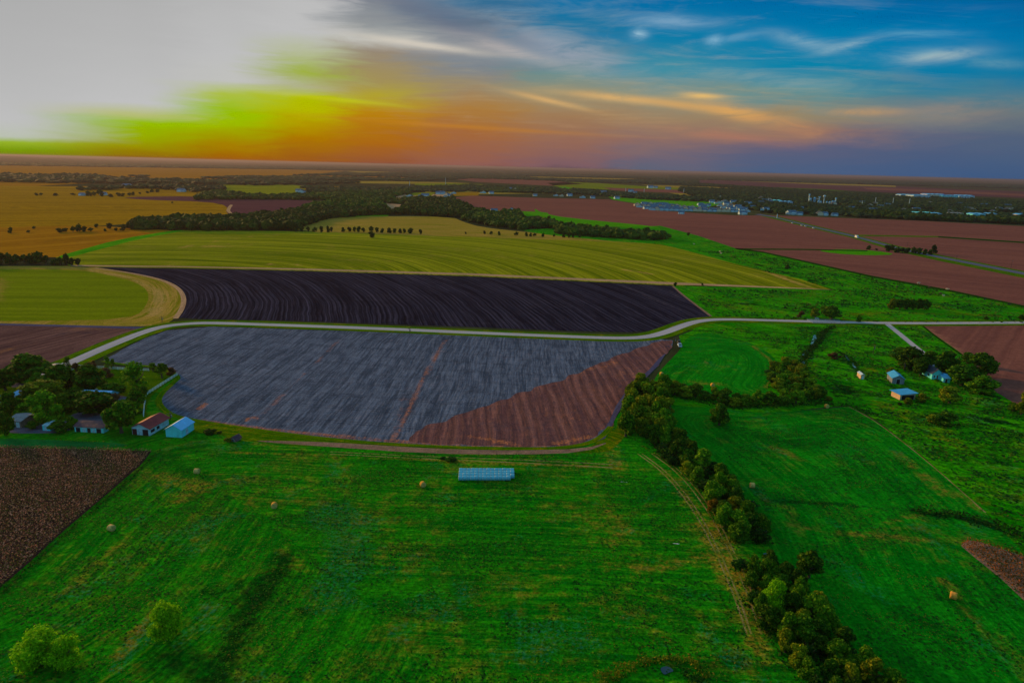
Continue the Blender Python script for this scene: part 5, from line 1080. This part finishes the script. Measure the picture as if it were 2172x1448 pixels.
for i, (x, y, k) in enumerate(((1902,610,0),(1932,610,0),(1971,611,0),(1995,625,0),(2088,637,0),(2140,648,0),(1948,602.5,1),(2001,629,1),(2009,615.5,1),(1529,539,1),(1527,535,1),(1472,519,1))):
    src = (cb, cw)[k]; o = src if i in (0, 6) else src.copy()
    if i not in (0, 6): COL.objects.link(o)
    o.location = G(x, y); o.rotation_euler = (0, 0, cr_.uniform(0, 6.28)); o.scale = (1.15,)*3
    lab, grp = {0: (ORD[i]+' small black cow from the left in the upper right pasture', 'black cows in the upper right pasture'), 1: (ORD[max(i-6,0)]+' cream cow from the left in the upper right pasture', 'cream cows in the upper right pasture')}[k]
    if x < 1600: lab, grp = {1529:'lower right white cow on the creek grass beside the red field',1527:'upper right white cow on the creek grass beside the red field',1472:'left white cow on the creek grass beside the red field'}[x], 'white cows on the creek grass'
    tag(o, lab, 'cow', grp)
# ---- bits of litter
for x, y, s, lab in ((1318,1022,.5,'small white plastic scrap in the meadow, left of a pair'),(1326,1023,.5,'small white plastic scrap in the meadow, right of a pair'),(1437,1154,.8,'white plastic sheet scrap lying near the worn track'),(1796,806,.6,'white scrap lying in the rough pasture left of the box shed')):
    m_ = MB(); r_ = random.Random(x); V = [(r_.uniform(-1,1)*s+i*s*.5, r_.uniform(-.4,.4)*s, .04+r_.uniform(0,.22)*s) for i in range(-2,3)]+[(i*s*.5, .6*s+r_.uniform(-.2,.2)*s, .03) for i in range(-2,3)]
    m_.add(V, [(i, i+1, i+6, i+5) for i in range(4)]); m_.add([(p[0], p[1], p[2]+.03) for p in V], [(i, i+5, i+6, i+1) for i in range(4)])
    o = m_.build('plastic_scrap', C_litter); o.location = G(x, y); tag(o, lab, 'litter')

# ---- the town
def small_house(seed, wall, roof, x=11, y=9, he=3.2, hr_=6.0, gab='x'):
    r = random.Random(seed); v = MB(); X, Y = (x, y) if gab == 'y' else (y, x); v.prism([(-X/2,0),(X/2,0),(X/2,he),(0,hr_),(-X/2,he)], -Y/2, Y/2); n1 = len(v.f)
    s = (hr_-he)/(X/2); o_ = .5; v.prism([(-X/2-o_,he-o_*s+.02),(0,hr_+.02),(X/2+o_,he-o_*s+.02),(X/2+o_,he-o_*s+.2),(0,hr_+.2),(-X/2-o_,he-o_*s+.2)], -Y/2-o_, Y/2+o_); n2 = len(v.f)
    v.prism([(-X/2-3.5,0),(-X/2,0),(-X/2,he-.2),(-X/2-3.5,he-.8)], -Y/4, Y/4); n3 = len(v.f)
    if gab == 'x': v.v = [(p[1], p[0], p[2]) for p in v.v]
    me = bpy.data.meshes.new('small_house'); me.from_pydata(v.v, [], v.f); me.materials.append(wall); me.materials.append(roof)
    me.polygons.foreach_set('material_index', [0]*n1+[1]*(n2-n1)+[0]*(n3-n2)); bm = bmesh.new(); bm.from_mesh(me); bmesh.ops.recalc_face_normals(bm, faces=bm.faces); bm.to_mesh(me); bm.free(); return me
C_hwall = mat_simple('house_siding', (0.42, 0.62, 0.70, 1), .7, .06, .05); C_hroof = mat_simple('slate_roof', (0.05, 0.14, 0.22, 1), .6, .1, .05); C_hroof2 = mat_simple('dark_slate_roof', (0.03, 0.05, 0.07, 1), .7, .1, .05)
C_cream = mat_simple('cream_siding', (0.78, 0.62, 0.42, 1), .7, .05, .05)
HM = [small_house(1, C_hwall, C_hroof), small_house(2, C_hwall, C_hroof2, gab='y'), small_house(3, C_cream, C_hroof2, 10, 9, 4.6, 7.6, 'y'), small_house(4, C_cream, C_hroof, 12, 9, 3.2, 6.2), small_house(5, C_hwall, C_hroof, 14, 10, 4.0, 6.8)]
hrn = random.Random(9)
def house_at(px, py, k, label, group, s=1.0, rz=None):
    o = link('small_house', HM[k]); o.location = G(px, py); o.rotation_euler = (0, 0, hrn.uniform(-.25, .25) if rz is None else rz); o.scale = (s, s, s); tag(o, label, 'house', group)
for y, x0, x1, st in ((434,1366,1412,7.5),(437,1352,1440,8),(440,1358,1470,8.2),(443,1370,1520,8.6),(445.5,1385,1566,9)):
    x = x0; nh = 0
    while x < x1:
        nh += 1
        yy = y+(x-1360)*.022; k = hrn.choice((0, 0, 1, 4, 2) if x < 1450 else (1, 2, 3, 0, 2)); house_at(x, yy, k, {0: 'white slate-roofed house', 1: 'white dark-gabled house', 4: 'larger slate-roofed house', 2: 'tall cream house', 3: 'cream slate-roofed house'}[k]+', %s from the left in the %s row of the estate' % (ORD[nh-1], {434:'farthest',437:'second farthest',440:'middle',443:'second nearest',445.5:'nearest'}[y]), {0: 'white slate-roofed houses of the estate', 1: 'white dark-gabled houses of the estate', 4: 'larger slate-roofed houses of the estate', 2: 'tall cream houses of the estate', 3: 'cream slate-roofed houses of the estate'}[k], 1.15); x += st*hrn.uniform(.9, 1.25)
for i, x in enumerate(sorted(1480+hrn.random()*150 for _ in range(34))):
     y = 434+(x-1480)*.055+hrn.random()*(12-(x-1480)*.02); g = G(x, y); keep_clear(g, 14, 70); house_at(x, y, hrn.choice((0, 1, 4)), ORD[i]+' white house from the left scattered among the town-edge trees', 'white houses at the edge of town', 1.1)
for i, (x, y, k, s) in enumerate(sorted(((1026,410,1,1.5),(1042,411,0,1.5),(1135,416,0,1.3),(1180,416,1,1.2),(1192,417,2,1.1),(1208,416,0,1.6),(1237,420,1,1.4),(1257,421,0,1.4),(1308,422,0,1.5),(1280,410,4,1.6),(1338,407,4,1.7),(1345,411,4,1.6),(945,421,1,1.5),(930,412,0,1.6),(937,412,4,1.5),(948,416,2,1.4),(955,417,0,1.4),(902,418,4,1.6),(893,419,0,1.3),(870,418,1,1.4),(963,411,1,1.3),(1445,462-8,0,1.2),(1575,455,4,1.3),(1678,455,4,1.5),(1695,456,0,1.3),(1738,457,2,1.4),(1746,457,4,1.3),(1770,458,0,1.2),(1048,449,4,1.0),(1085,446,1,1.0),(1510,430,0,1.5),(1083,401,0,1.2),(1093,403,2,1.2),(1379,399,4,2.2),(1390,399,0,2.0),(1417,402,4,2.0),(270,398,4,1.8),(385,407,4,1.5),(220,414,0,1.3),(175,415,0,1.2),(640,409,1,1.8),(634,407,0,1.6)))):
    g = G(x, y); keep_clear(g, 22, 120); house_at(x, y, k, ORD[i]+' from the left of the pale houses standing far beyond the fields', 'pale houses far across the fields', s)
for i, x in enumerate(sorted(1500+hrn.random()*660 for _ in range(46))):
    y = 420+(x-1500)*.028+hrn.random()*20; g = G(x, y); keep_clear(g, 10, 60); house_at(x, y, hrn.choice((0, 1, 4, 2)), ORD[i]+' pale roof from the left among the dark town trees', 'pale roofs among the dark town trees', 1.5)
# big pale halls and stores among the trees on the right
def hall(px, py, L, D, h, label, roofm, wallm, ng=3):
    L *= .72; g = G(px, py); keep_clear(g, L/2+8, 150); o = empty('hall', g, hrn.uniform(-.1, .1)); tag(o, label, 'building')
    v = MB(); v.box(-L/2, L/2, 0, D, 0, h); v.build('wall', wallm, o)
    rb = MB()
    for k in range(ng):
        x0 = -L/2+k*L/ng; x1 = x0+L/ng; rb.prism([(x0-.3 if k == 0 else x0+.03, h+.02), (x1+.3 if k == ng-1 else x1-.03, h+.02), ((x0+x1)/2, h+L/ng*.14)], -.6, D+.6)
    rb.build('roof', roofm, o)
    for k in range(ng*2):
        x0 = -L/2+(k+.3)*L/(ng*2); MB().box(x0, x0+L/(ng*2)*.4, -.06, .05, h*.15, h*.6).build('window', C_glass, o)
    return o
hall(1960,459,60,26,9,'long pale green-roofed hall in front of the dark trees on the right',C_white,C_whitew,4)
hall(1985,460,40,22,8,'lower pale wing right of the long green-roofed hall',C_roofpale,C_hwall,2)
hall(2030,459,46,18,8,'low cream-sided store between the two large halls on the right',C_roofgrey,C_cream,3)
hall(2076,462,44,26,9,'pale hall with a broad roof near the right edge',C_roofpale,C_white,2)
hall(2105,460,30,22,8,'smaller hall just right of the broad-roofed one near the edge',C_roofpale,C_hwall,2)
hall(2165,462,26,20,8,'cream building cut by the right edge at the field line',C_roofpale,C_cream,1)
hall(1925,419,90,50,12,'far pale industrial hall at the left end of the distant works',C_roofpale,C_hwall,3)
hall(1955,421,110,60,14,'far blue-roofed industrial hall in the middle of the distant works',C_roofblue,C_hwall,4)
hall(1985,420,120,60,16,'far industrial hall with an orange-lit side in the distant works',C_roofpale,C_cream,4)
hall(2015,421,110,60,13,'far blue industrial hall right of the orange-lit one',C_roofblue,C_white,4)
hall(2050,421,110,50,12,'far low industrial hall at the right end of the distant works',C_roofpale,C_hwall,3)
hall(1650,431,40,16,9,'white store among the trees left of the grain bins',C_white,C_white,2)
hall(1668,433,60,14,8,'long low store just left of the grain bins',C_roofpale,C_whitew,3)
# water tower
wt = empty('water_tower', G(1746.5,434)); keep_clear(G(1746.5,434), 30, 260); tag(wt, 'white water tower with a round tank rising over the town trees', 'water tower')
k_ = 1/ppm(1746.5,434); Ht = 19*k_
MB().tube((0,0,0),(0,0,Ht*.82),1.6*k_*.7,1.2*k_*.7,14).build('shaft', C_tower, wt); MB().tube((0,0,Ht*.72),(0,0,Ht*.82),1.2*k_*.7,2.6*k_,14).build('neck', C_tower, wt)
iv, jf = ICO2; tv = iv*np.array([2.9*k_, 2.9*k_, 2.3*k_])+np.array([0, 0, Ht*.92]); link('tank', np_mesh('tank', tv, jf, [C_tower], smooth=True), wt)
MB().tube((2.7*k_,0,Ht*.86),(2.7*k_,0,Ht*.9),.2,.2,6).build('rail', C_tower, wt)
# grain bins
def grain_bin(px, py, w_, h_, label):
    g = G(px, py); keep_clear(g, 24, 240); k = 1/ppm(px, py); o = empty('grain_bin', g); tag(o, label, 'grain bin', 'grain bins by the water tower'); r = w_/2*k; H = h_*k
    MB().tube((0,0,0),(0,0,H*.85),r,r,18,False).build('wall', C_steel, o); MB().tube((0,0,H*.85),(0,0,H),r*1.04,r*.12,18).build('roof', C_roofpale, o); MB().tube((r*.9,-r*.5,0),(r*.9,-r*.5,H*.9),.25,.25,5).build('ladder', C_steel, o)
for i, (x, y, w_, h_) in enumerate(((1718.5,432,4.5,12),(1726.5,432.5,5,14),(1735,434,4,8),(1740,434.5,4,8),(1753,435,4,8),(1759,435,4,8),(1765,435,5,9),(1769.5,435,4,9))):
    grain_bin(x, y, w_, h_, ('%s tall blue steel grain bin from the left near the water tower' % ORD[i]) if h_ > 10 else ('%s short blue steel grain bin from the left near the water tower' % ORD[i-2]))
def elevator(px, py, h_, label):
    g = G(px, py); keep_clear(g, 12, 240); k = 1/ppm(px, py); o = empty('grain_elevator', g); tag(o, label, 'elevator', 'grain elevator legs'); H = h_*k
    MB().box(-1.4,1.4,-1.4,1.4,0,H).build('leg_tower', C_tower, o); MB().box(-2.2,2.2,-2.2,2.2,H+.003,H+3).build('head_house', C_roofpale, o)
elevator(1715,432,18,'slim pale grain elevator at the left end of the bins'); elevator(1736.5,433,14,'slim pale grain elevator between the tall and short bins'); elevator(1771.5,434,12,'slim pale grain elevator at the right end of the bins')
# masts
for i, (x, y, h) in enumerate(sorted(((1828,437,11),(1856,433,14),(1893,437,17),(1928,436,15),(1629,432,11),(869,396,12),(945,393,15),(1327,409,10),(1450,409,9),(1648,463,9),(1366,408,8)))):
    keep_clear(G(x, y), 8, 60); pole(x, y, h, ORD[i]+' slender pale mast from the left above the distant trees', False, 'mast', 'mast', 'slender masts above the distant trees', r0=1.1, mat=C_tower)

# ---- distant woods
wood([(275,487),(300,476),(400,471),(520,467),(600,458),(660,450),(740,441),(800,446),(800,456),(700,463),(660,474),(622,489),(450,490)], 'dense dark wood on the hillside above the olive field', L_far2, 12, (9,14), 1.7, 2, 22, 1)
wood([(640,447),(735,430),(745,426),(800,430),(815,446),(790,450),(740,452)], 'tall dark wood between the tan field and the hill wood', L_far2, 13, (10,16), 1.6, 2, 18, 2)
wood([(412,425),(425,414),(462,409),(505,412),(520,418),(640,417),(690,412),(790,409),(880,404),(870,412),(820,420),(850,427),(790,431),(700,427),(600,424),(480,424)], 'dark wood behind the purple bare field', L_far2, 16, (8,13), 1.0, 1, 10, 3)
wood([(850,452),(870,432),(960,426),(975,434),(1000,445),(985,462),(960,462),(880,456),(800,456)], 'dark creek wood left of the big red field', L_far2, 12, (9,14), 1.6, 2, 18, 4)
wood([(970,458),(1015,450),(1090,448),(1108,462),(1150,470),(1190,481),(1260,493),(1330,498),(1420,506),(1400,511),(1300,505),(1180,497),(1060,483),(985,468)], 'dark creek wood running down below the red field', L_far2, 11, (7,12), 1.3, 2, 20, 5)
wood([(820,432),(870,424),(960,421),(965,428),(870,434)], 'wooded strip behind the tan field', L_far2, 13, (8,13), 1.2, 1, 10, 6)
wood([(-100,372),(300,374),(480,384),(640,392),(560,394),(420,392),(200,390),(-100,386)], 'hazy band of woods far away on the left', L_far, 34, (9,16), .9, 1, 0, 7)
wood([(160,404),(300,395),(470,398),(480,404),(420,408),(300,400),(220,404)], 'hazy woods around the distant farms on the left', L_far, 22, (9,14), .9, 1, 0, 8)
wood([(420,378),(640,372),(900,366),(1200,370),(1480,380),(1480,392),(1250,388),(1150,383),(1000,379),(880,386),(640,392),(520,388)], 'wide dark woods across the middle distance', L_far, 34, (9,14), .8, 1, 0, 9)
wood([(640,398),(820,402),(880,398),(1000,394),(1120,398),(1200,402),(1290,408),(1400,416),(1540,424),(1560,432),(1480,428),(1380,424),(1240,414),(1120,410),(1000,407),(880,408),(790,410),(660,410)], 'wooded belt behind the big red field', L_far, 18, (7,11), .8, 1, 0, 10)
wood([(1450,388),(1600,398),(1760,408),(1900,416),(2060,424),(2200,430),(2320,436),(2320,486),(2172,477),(1940,467),(1780,461),(1640,454),(1600,450),(1560,434),(1480,420),(1440,406)], 'great dark town wood spreading across the right distance', L_far, 15, (7,12), 1.0, 1, 0, 11)
wood([(1780,452),(1860,462),(1940,467),(2172,477),(2320,486),(2320,480),(2172,471),(1940,461),(1860,455)], 'dark tree belt along the top edge of the red fields', L_far2, 13, (9,14), 1.5, 2, 12, 12)
wood([(1420,372),(1700,378),(2000,388),(2300,398),(2300,404),(2000,396),(1700,388),(1420,380)], 'thin blue band of far woods on the right horizon', L_far, 50, (10,18), 1.0, 1, 0, 13)
wood([(-100,346),(400,352),(800,358),(1200,366),(1200,368),(800,362),(400,357),(-100,350)], 'faint far woods just under the left horizon', L_far, 70, (10,20), .9, 1, 0, 14)
wood([(1060,400),(1130,402),(1140,410),(1010,408)], 'trees clustered round the far farmhouses', L_far2, 12, (7,10), .9, 1, 0, 15)

# ---- tall crops near the camera, in rows
def crop(name, poly, gl, mat, label, row=.76, step=.42, h=1.15, size=.2, seed=1):
    r = np.random.default_rng(seed); pw = np.array([G(*p)[:2] for p in poly]); a, b = (np.array(G(*q)[:2]) for q in gl); u = (b-a)/np.linalg.norm(b-a); v = np.array([-u[1], u[0]])
    cu_, cv_ = pw@u, pw@v; U, Vv = np.meshgrid(np.arange(cu_.min(), cu_.max(), step), np.arange(cv_.min(), cv_.max(), row)); P = U.ravel()[:, None]*u+Vv.ravel()[:, None]*v; P += r.normal(size=P.shape)*.09
    ins = np.zeros(len(P), bool)
    for p, q in zip(pw, np.roll(pw, -1, 0)):
        if p[1] == q[1]: continue
        ins ^= ((p[1] > P[:, 1]) != (q[1] > P[:, 1])) & (P[:, 0] < (q[0]-p[0])*(P[:, 1]-p[1])/(q[1]-p[1])+p[0])
    P = P[ins]; k = 3; P3 = np.repeat(np.column_stack([P, np.full(len(P), h)]), k, 0); P3[:, 2] *= .45+.6*r.random(len(P3)); P3[:, :2] += r.normal(size=(len(P3), 2))*.1
    Nn = r.normal(size=P3.shape)*.8+np.array([0, -.2, .8]); Nn /= np.linalg.norm(Nn, axis=1)[:, None]; V, Fc = leaves(P3, Nn, size, r)
    tag(link(name, np_mesh(name, V, Fc, [mat])), label, 'crop', kind='stuff')
CROP_L = [(-60,950),(0,949),(120,951),(250,955),(322,957),(300,985),(225,1050),(140,1122),(60,1195),(0,1247),(-60,1300)]
field('crop_soil', CROP_L, mat_field('crop_soil', A_(40,28,26), A_(56,36,32), A_(70,50,40), A_(20,30,10)), spacing=4, smooth=0, layer=12)
crop('tall_crop', CROP_L, [(0,1247),(322,957)], L_crop, 'tall brown-headed grain crop filling the left foreground corner')
CROP_R = [(2038,1158),(2050,1145),(2080,1150),(2172,1180),(2230,1200),(2230,1330),(2172,1274),(2120,1225),(2070,1185)]
field('crop_soil', CROP_R, M_path, spacing=4, smooth=0, layer=12)
crop('tall_crop', CROP_R, [(2070,1185),(2172,1274)], L_crop2, 'rust-brown tall crop patch cut by the right edge', seed=2)

# ---- grass tufts that roughen the pastures and meadows
def tufts(name, poly, n, mat, label, size, hmax, seed, clump=18.0, thr=-.15, flat=1.6):
    r = np.random.default_rng(seed); pw = np.array([G(*p)[:2] for p in poly]); lo, hi = pw.min(0), pw.max(0); P = lo+(hi-lo)*r.random((n*2, 2)); ins = np.zeros(len(P), bool)
    for p, q in zip(pw, np.roll(pw, -1, 0)):
        if p[1] == q[1]: continue
        ins ^= ((p[1] > P[:, 1]) != (q[1] > P[:, 1])) & (P[:, 0] < (q[0]-p[0])*(P[:, 1]-p[1])/(q[1]-p[1])+p[0])
    P = P[ins]; g = np.array([noise.noise(Vector((p[0]/clump, p[1]/clump*1.6, seed)))+.5*noise.noise(Vector((p[0]/4, p[1]/4, seed))) for p in P]); P = P[g > thr]
    P3 = np.column_stack([P, .12+hmax*r.random(len(P))**2]); Nn = r.normal(size=P3.shape)*.45+np.array([0, 0, flat]); Nn /= np.linalg.norm(Nn, axis=1)[:, None]
    V, Fc = leaves(P3, Nn, size, r); tag(link(name, np_mesh(name, V, Fc, [mat])), label, 'grass', kind='stuff')
L_tuft = mat_leaf('tuft_green', A_(4,76,4), A_(24,100,4), A_(84,104,8), noise_scale=.12)
L_tuftd = mat_leaf('tuft_dark', A_(4,48,6), A_(14,72,8), A_(40,88,8), noise_scale=.12)
L_tuftb = mat_leaf('tuft_dry', A_(64,84,8), A_(92,88,16), A_(118,96,30), noise_scale=.12)
PAST = [(1450,700),(1760,692),(1870,692),(1930,745),(1960,740),(1900,692),(1945,692),(1990,722),(2040,758),(2080,795),(2105,835),(2172,874),(2300,950),(2300,1200),(2172,1170),(2090,1080),(1960,968),(1860,890),(1800,856),(1690,770),(1640,735),(1560,712)]
tufts('grass_tufts', PAST, 13000, L_tuftd, 'dark rough grass tufts all over the right pasture', .55, .35, 1, 22, .0)
tufts('grass_tufts', PAST, 20000, L_tuft, 'bright green grass tufts all over the right pasture', .5, .3, 2, 16, .02)
tufts('dry_tufts', PAST, 9000, L_tuftb, 'dry tufts scattered over the right pasture', .4, .3, 3, 16, .16)
CRK = [(1450,612),(1768,618),(1620,575),(1480,532),(1560,530),(1700,558),(1850,590),(2000,615),(2172,654),(2300,690),(1900,684),(1640,678),(1520,672)]
tufts('grass_tufts', CRK, 13000, L_tuftd, 'dark rough grass tufts on the creek pasture beyond the road', .9, .45, 4, 40, .04)
tufts('dry_tufts', CRK, 9000, L_tuftb, 'dry tufts on the creek pasture beyond the road', .7, .3, 5, 40, .14)
MEA = [(-40,1270),(330,965),(480,950),(960,965),(1280,962),(1345,960),(1440,1010),(1520,1090),(1590,1180),(1660,1300),(1740,1470),(-60,1470)]
tufts('grass_tufts', MEA, 15000, L_tuftd, 'short dark grass tufts over the big foreground meadow', .26, .12, 6, 26, .02, 2.2)
tufts('grass_tufts', MEA, 20000, L_tuft, 'bright short grass tufts over the big foreground meadow', .24, .12, 7, 20, .05, 2.2)
tufts('dry_tufts', MEA, 16000, L_tuftb, 'dry stubble flecks over the big foreground meadow', .15, .1, 8, 18, .16, 2.2)
MER = [(1440,880),(1620,885),(1740,872),(1800,868),(1860,900),(1960,978),(2090,1090),(2172,1140),(2200,1470),(1860,1470),(1740,1250),(1640,1120),(1540,960)]
tufts('grass_tufts', MER, 13000, L_tuftd, 'short dark grass tufts over the right meadow', .28, .12, 9, 26, .02, 2.2)
tufts('dry_tufts', MER, 12000, L_tuftb, 'dry stubble flecks over the right meadow', .15, .1, 10, 18, .2, 2.2)
